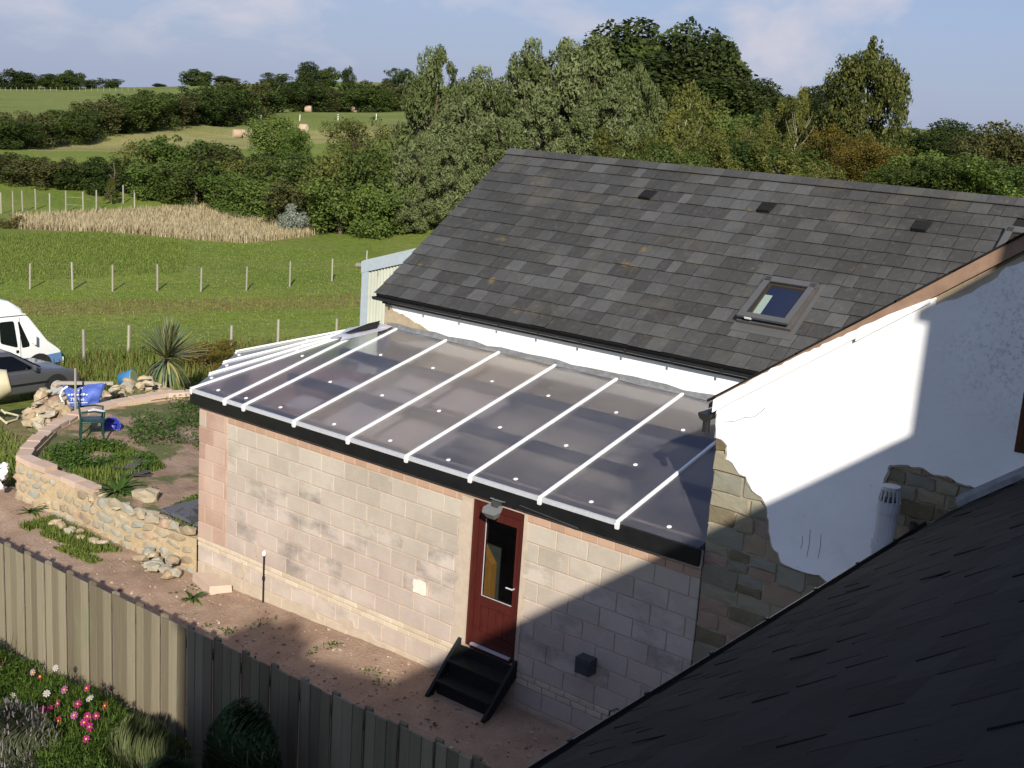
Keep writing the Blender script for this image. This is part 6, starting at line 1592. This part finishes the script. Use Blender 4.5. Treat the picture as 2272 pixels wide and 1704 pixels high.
# =============================================================== grass, weeds and garden plants
def blades(name, P, h, w, mat, tone=(0, 1), lean=.35, seed=0, k='stuff', flat_=.0, parent=None):
    """one mesh of narrow leaf blades standing at the points P"""
    g = np.random.RandomState(seed); P = np.asarray(P, float); n = len(P)
    hh = h * g.uniform(.5, 1.25, n); a = g.uniform(0, 6.28, n); l = g.uniform(0, lean, n)
    side = np.stack([-np.sin(a), np.cos(a), np.zeros(n)], 1) * (w * g.uniform(.6, 1.3, n))[:, None]
    tip = P + np.stack([np.cos(a) * l * hh, np.sin(a) * l * hh, hh * np.sqrt(1 - np.minimum(.9, l) ** 2)], 1)
    midp = P * .5 + tip * .5 + np.stack([np.zeros(n), np.zeros(n), hh * .08], 1)
    V = np.stack([P - side, P + side, midp + side * .8, tip, midp - side * .8], 1).reshape(-1, 3)
    F = np.arange(5 * n).reshape(n, 5)
    me = bpy.data.meshes.new(name)
    me.vertices.add(5 * n); me.vertices.foreach_set('co', V.ravel())
    me.loops.add(5 * n); me.loops.foreach_set('vertex_index', F.ravel())
    me.polygons.add(n); me.polygons.foreach_set('loop_start', np.arange(0, 5 * n, 5)); me.polygons.foreach_set('loop_total', np.full(n, 5))
    me.update(calc_edges=True)
    at = me.attributes.new('tone', 'FLOAT', 'POINT'); at.data.foreach_set('value', np.repeat(g.uniform(tone[0], tone[1], n), 5))
    me.materials.append(mat)
    o = bpy.data.objects.new(name, me); link(o, parent)
    if k: o['kind'] = k
    return o
def scatter(poly, n, seed, zf=None, mask=None):
    g = np.random.RandomState(seed); poly = np.array(poly); lo, hi = poly.min(0), poly.max(0); out = np.zeros((0, 2))
    while len(out) < n:
        q = g.uniform(lo, hi, (n * 2, 2)); q = q[inpoly(q[:, 0], q[:, 1], [tuple(p) for p in poly])]
        if mask is not None: q = q[mask(q)]
        out = np.concatenate([out, q])
    out = out[:n]
    z = terr(out[:, 0], out[:, 1]) if zf is None else np.array([zf(x, y) for x, y in out])
    return np.concatenate([out, z[:, None]], 1)
def nmask(sc, thr, seed=0):
    return lambda q: np.array([mnoise.noise((x * sc, y * sc, seed)) > thr for x, y in q])
def leafmat(name, lo, mid_, hi, tr=.25, over=()):
    return gm(name, [(0.1, lo), (0.5, mid_), (0.9, hi)], tw=0.75, ns=0.8, nd=3, rough=0.75, spec=0.12, transl=(tr, hi), over=over)
M['gr_green'] = leafmat('meadow grass', (0.12, 0.165, 0.028), (0.165, 0.22, 0.04), (0.23, 0.27, 0.065), .25)
M['gr_dry'] = leafmat('dry grass', (0.32, 0.26, 0.145), (0.42, 0.35, 0.21), (0.52, 0.45, 0.29), .25)
M['gr_rough'] = leafmat('rough grass', (0.09, 0.13, 0.023), (0.13, 0.18, 0.035), (0.20, 0.23, 0.06), .25)
M['gr_brown'] = leafmat('brown seed grass', (0.12, 0.085, 0.035), (0.18, 0.13, 0.05), (0.26, 0.20, 0.085), .25)
M['lf_weed'] = leafmat('weed leaves', (0.028, 0.065, 0.012), (0.055, 0.11, 0.02), (0.10, 0.165, 0.035), .3)
MEAD = [(-21, 6), (-20, 22), (-22, 36), (-46, 36), (-52, 26), (-42, 8), (-30, 2)]
blades('meadow_grass', scatter(MEAD, 46000, 1), .06, .018, M['gr_green'], seed=1, lean=.6)
blades('dry_grass', scatter(DRY, 26000, 2), .50, .022, M['gr_dry'], seed=2, lean=.5)
blades('rough_grass', scatter(MOUND, 16000, 3), .15, .016, M['gr_rough'], seed=3, lean=.5)
blades('track_grass', scatter(PATH, 2500, 4), .12, .014, M['gr_brown'], seed=4, lean=.5)
WEED = [(-26, 7.5), (-24.3, 12), (-22, 18), (-19, 18), (-17, 9), (-19, 6.8), (-23.5, 8)]
blades('fence_weeds', scatter(WEED, 9000, 5), .40, .016, M['gr_rough'], seed=5, lean=.5)
blades('fence_weeds', scatter(WEED, 1200, 6), .55, .012, M['gr_brown'], seed=6, lean=.4)
blades('corner_grass', scatter([(-17.5, -2.5), (-16.5, 2.2), (-13.6, 2.4), (-12.2, .8), (-12.0, -1)], 3500, 7), .20, .018, M['gr_rough'], seed=7, lean=.7)
# weeds on the bed, in patches
def leaf_scatter(name, P, size, mat, seed, up_=.5, aspect=1.6, k='stuff', hgt=0.12, parent=None):
    g = np.random.RandomState(seed); n = len(P); P = np.array(P); P[:, 2] += g.uniform(0, hgt, n)
    nrm = g.normal(size=(n, 3)) * .6 + np.array([0, 0, up_ + .6]); nrm /= np.linalg.norm(nrm, axis=1)[:, None]
    ref = g.normal(size=(n, 3)); tx = ref - nrm * (ref * nrm).sum(1)[:, None]; tx /= np.linalg.norm(tx, axis=1)[:, None]; ty = np.cross(nrm, tx)
    L = size * g.uniform(.6, 1.4, n)[:, None]; W = L / aspect
    V = np.stack([P - tx * L * .5, P + ty * W * .5, P + tx * L * .5 - nrm * L * .15, P - ty * W * .5], 1).reshape(-1, 3)
    me = bpy.data.meshes.new(name); me.vertices.add(4 * n); me.vertices.foreach_set('co', V.ravel()); me.loops.add(4 * n); me.loops.foreach_set('vertex_index', np.arange(4 * n)); me.polygons.add(n); me.polygons.foreach_set('loop_start', np.arange(0, 4 * n, 4)); me.polygons.foreach_set('loop_total', np.full(n, 4)); me.update(calc_edges=True)
    at = me.attributes.new('tone', 'FLOAT', 'POINT'); at.data.foreach_set('value', np.repeat(g.uniform(0, 1, n), 4)); me.materials.append(mat)
    o = bpy.data.objects.new(name, me); link(o, parent)
    if k: o['kind'] = k
    return o
B1 = [(-12.3, 2.9), (-13.2, 4.6), (-12.6, 6.8), (-8.0, 5.6), (-7.9, 3.0), (-9.6, 2.3), (-11.4, 2.4)]
leaf_scatter('bed_weeds', scatter(B1, 11000, 11, bz, nmask(.9, -.15, 4)), .055, M['lf_weed'], 11, hgt=.32)
B2 = [(-11.5, .5), (-11.9, 1.7), (-10.6, 2.2), (-9.4, 1.9), (-9.0, .4), (-10, .25)]
leaf_scatter('bed_weeds', scatter(B2, 4500, 12, bz, nmask(1.0, -.05, 7)), .055, M['lf_weed'], 12, hgt=.22)
B3 = [(-8.6, .25), (-8.2, 1.3), (-6.4, 1.9), (-6.1, .3)]
leaf_scatter('bed_weeds', scatter(B3, 2600, 13, bz, nmask(1.2, -.05, 3)), .06, M['lf_weed'], 13, hgt=.12)
blades('bed_grass', scatter(B2 , 2500, 14, bz, nmask(.9, -.1, 7)), .16, .010, M['gr_rough'], seed=14)
blades('bed_grass', scatter(B3, 1800, 15, bz, nmask(1.2, -.05, 3)), .14, .009, M['gr_rough'], seed=15)
blades('yard_grass', scatter([(-9.9, -.95), (-9.9, -.25), (-7.6, -.3), (-8.0, -.8)], 2600, 16, yz, nmask(1.3, -.1, 5)), .13, .009, M['gr_rough'], seed=16, lean=.9)
blades('yard_grass', scatter([(-8.5, -1.1), (-8.4, -.75), (-7.5, -.75), (-7.5, -1.0)], 700, 17, yz), .08, .010, M['gr_rough'], seed=17, lean=1.2)
leaf_scatter('yard_weeds', scatter([(-6, -3.2), (-6, -.3), (1, -.3), (1, -3)], 420, 18, yz, nmask(2.1, .38, 5)), .05, M['lf_weed'], 18, hgt=.04)
def rosette(name, label, cat, x, y, z, n, L, w, seed):
    g = random.Random(seed); root = thing(name, label, cat, (x, y, z))
    for i in range(n):
        o = blade(g, g.uniform(0, 6.28), g.uniform(.3, 1.1), L * g.uniform(.6, 1.1), g.uniform(.8, 1.6), w, g.random(), (0, 0, 0)).obj('leaf', M['lf_weed'], root)
    return root
rosette('dock_plant', 'lush green dock plant leaning over the retaining wall top', 'plant', -8.75, .35, .44, 42, .55, .045, 1)
rosette('dock_plant', 'small flat dock plant alone on the gravel yard', 'plant', -5.0, -.80, -.12, 16, .30, .035, 2)
rosette('dock_plant', 'leafy weed at the broken end of the retaining wall', 'plant', -10.4, -.42, -.2, 22, .42, .022, 3)
# brown heather bank beyond the extension
tree('brown_bank', 'rusty brown bushy bank beyond the extension roof', 'bush', -20.2, 11.3, .1, 2.2, 'autumn0')
# ---- garden in front of the fence
M['feather'] = leafmat('feathery cosmos leaves', (0.045, 0.085, 0.012), (0.085, 0.145, 0.02), (0.15, 0.21, 0.045), .35)
M['stemgreen'] = leafmat('green stems', (0.05, 0.07, 0.02), (0.08, 0.10, 0.03), (0.1, 0.13, 0.04), .1)
M['pet_mag'] = leafmat('magenta petals', (0.30, 0.012, 0.11), (0.40, 0.02, 0.16), (0.46, 0.05, 0.22), .3)
M['pet_lil'] = leafmat('lilac pink petals', (0.36, 0.07, 0.25), (0.42, 0.10, 0.30), (0.46, 0.16, 0.34), .3)
M['pet_white'] = leafmat('white petals', (0.5, 0.48, 0.50), (0.54, 0.53, 0.54), (0.55, 0.55, 0.55), .3)
M['pet_pink'] = leafmat('pale pink petals', (0.42, 0.20, 0.28), (0.46, 0.28, 0.34), (0.48, 0.34, 0.38), .3)
M['pet_red'] = leafmat('red petals', (0.30, 0.012, 0.03), (0.36, 0.02, 0.045), (0.40, 0.05, 0.08), .3)
M['eye'] = flat('yellow flower eye', (0.55, 0.36, 0.03), rough=0.8)
FL = [(-2.82, -4.8, 0.79, 'pink'), (-2.91, -5.02, 0.52, 'white'), (-2.18, -5.0, 0.82, 'white'), (-2.38, -4.76, 0.99, 'white'), (-1.8, -5.09, 0.87, 'mag'), (-2.02, -5.15, 0.72, 'mag'), (-1.92, -5.19, 0.72, 'mag'), (-1.88, -5.14, 0.79, 'mag'), (-1.29, -5.2, 0.96, 'lil'), (-1.39, -5.09, 1.02, 'mag'), (-1.43, -4.95, 1.15, 'mag'), (-1.23, -5.04, 1.13, 'white'), (-0.83, -5.11, 1.22, 'red'), (-0.86, -5.2, 1.12, 'mag'), (-1.03, -5.2, 1.05, 'mag'), (-1.0, -5.26, 1.01, 'mag'), (-1.53, -5.25, 0.82, 'red'), (-0.83, -5.3, 1.04, 'mag'), (-0.71, -5.42, 0.99, 'mag'), (-3.69, -4.73, 0.56, 'pink'), (-2.59, -4.84, 0.83, 'red'), (-1.87, -4.96, 0.97, 'lil')]
def ctop(x, y):                       # top of the cosmos foliage
    b0 = .62 + .30 * max(0, min(1, (x + 3.2) / 2.4))
    return b0 * (1 - .35 * max(0, (y + 4.75) / .4)) + .26 * mnoise.noise((x * 2.0, y * 2.0, 3)) + .10 * mnoise.noise((x * 5, y * 5, 6)) - .12 * max(0, -5.3 - y)
cs = thing('cosmos_clump', 'feathery green cosmos clump with pink, magenta and white flowers against the fence', 'flowers', (0, 0, 0))
P = scatter([(-4.6, -5.1), (-4.4, -4.35), (-.35, -4.30), (-.30, -5.3), (-.6, -5.9), (-2.0, -5.7), (-3.5, -5.5)], 26000, 21, lambda x, y: 0.0)
g_ = np.random.RandomState(5)
tops = np.array([ctop(x, y) for x, y, _ in P]); P[:, 2] = tops * g_.uniform(.45, 1.0, len(P)) ** .6
blades('foliage', P, .085, .0042, M['feather'], seed=21, lean=1.6, k=None, parent=cs)
P2 = scatter([(-4.6, -5.1), (-4.4, -4.35), (-.35, -4.30), (-.30, -5.3), (-.6, -5.9), (-2.0, -5.7), (-3.5, -5.5)], 500, 22, lambda x, y: 0.0)
blades('stems', P2, .62, .006, M['stemgreen'], seed=22, lean=.3, k=None, parent=cs)
P3 = scatter([(-4.6, -5.1), (-4.4, -4.35), (-.35, -4.30), (-.30, -5.3), (-.6, -5.9), (-2.0, -5.7), (-3.5, -5.5)], 5000, 23, lambda x, y: ctop(x, y) * .7)
leaf_scatter('leaves', P3, .055, M['lf_weed'], 23, k=None, aspect=2.2, hgt=.22, parent=cs)
fr_ = random.Random(9)
for (x, y, z, c) in FL:
    d = Vector((fr_.uniform(-.2, .7), fr_.uniform(-.9, -.3), fr_.uniform(.3, .9))).normalized()
    Mx = Matrix.Translation((x, y, z)) @ d.to_track_quat('Z', 'Y').to_matrix().to_4x4() @ Matrix.Rotation(fr_.uniform(0, 1), 4, 'Z')
    rr = fr_.uniform(.040, .052) * (.6 if c == 'red' and x < -2 else 1); m_ = MB()
    for k in range(8):
        a = k * math.pi / 4; w = .32
        v = [(.008 * math.cos(a), .008 * math.sin(a), 0), (rr * .6 * math.cos(a - w), rr * .6 * math.sin(a - w), .006), (rr * math.cos(a - w * .7), rr * math.sin(a - w * .7), .004), (rr * 1.03 * math.cos(a), rr * 1.03 * math.sin(a), .0), (rr * math.cos(a + w * .7), rr * math.sin(a + w * .7), .004), (rr * .6 * math.cos(a + w), rr * .6 * math.sin(a + w), .006)]
        m_.add(*xf((v, [tuple(range(6))]), Mx), fr_.random())
    f_ = m_.obj('flower', M['pet_' + c], cs)
    m_ = MB(); m_.add(*xf(lathe([(.011, .0), (.012, .006), (.005, .011)], 8), Mx)); m_.obj('eye', M['eye'], f_)
    m_ = MB(); m_.add(*tube([(x, y, z), (x - d.x * .05, y - d.y * .05, z - .12), (x - d.x * .06, y - d.y * .06, max(.05, z - .55))], .004, 4)); m_.obj('stem', M['stemgreen'], f_)
def bushy(name, label, cx_, cy_, rx, ry, h, n, L, w, mats, seed, lean=.3):
    root = thing(name, label, 'shrub', (0, 0, 0)); g = np.random.RandomState(seed)
    a = g.uniform(0, 6.28, n); r_ = np.sqrt(g.uniform(0, 1, n))
    x = cx_ + rx * r_ * np.cos(a); y = cy_ + ry * r_ * np.sin(a); zt2 = h * np.sqrt(np.maximum(.05, 1 - r_ ** 2 * .85)) * g.uniform(.35, 1.0, n) ** .5
    blades('foliage', np.stack([x, y, zt2 - L * .6], 1), L, w, mats[0], seed=seed, lean=lean, k=None, parent=root)
    if len(mats) > 1:
        s = g.choice(n, n // 9); blades('flower_spikes', np.stack([x[s], y[s], zt2[s] * .98], 1), .085, .0065, mats[1], seed=seed + 1, lean=.5, k=None, parent=root)
    m_ = MB()
    for i in range(14):
        t = i * .45; m_.add(*tube([(cx_, cy_, 0), (cx_ + rx * .5 * math.cos(t), cy_ + ry * .5 * math.sin(t), h * .45), (cx_ + rx * .75 * math.cos(t), cy_ + ry * .75 * math.sin(t), h * .75)], .008, 4))
    m_.obj('stems', M['bark'], root)
    return root
M['lav'] = leafmat('grey green shrub leaves', (0.045, 0.055, 0.025), (0.075, 0.09, 0.045), (0.13, 0.145, 0.085), .2)
M['lavf'] = leafmat('faded lilac spikes', (0.17, 0.145, 0.165), (0.23, 0.20, 0.22), (0.30, 0.27, 0.29), .2)
M['rose'] = leafmat('rosemary leaves', (0.05, 0.065, 0.025), (0.09, 0.11, 0.04), (0.16, 0.18, 0.085), .2)
M['darkleaf'] = leafmat('dark shrub leaves', (0.018, 0.034, 0.014), (0.032, 0.055, 0.02), (0.055, 0.085, 0.035), .2)
bushy('lavender_shrub', 'grey green shrub with faded lilac flower spikes below the cosmos', -1.62, -5.72, .80, .55, 1.16, 10000, .07, .0055, [M['lav'], M['lavf']], 31, .9)
bushy('rosemary_bush', 'upright rosemary bush with pale spiky stems at the fence shadow edge', -.38, -4.92, .62, .42, 1.20, 8000, .17, .0055, [M['rose']], 32, .35)
bushy('dark_shrub', 'dark green pointed shrub in shade against the fence', .85, -4.55, .60, .36, 1.78, 8000, .075, .012, [M['darkleaf']], 33, .9)
bushy('shade_shrub', 'low dark shrub in shade beside the rosemary', .30, -5.1, .60, .5, 1.05, 5000, .08, .010, [M['darkleaf']], 34, .9)
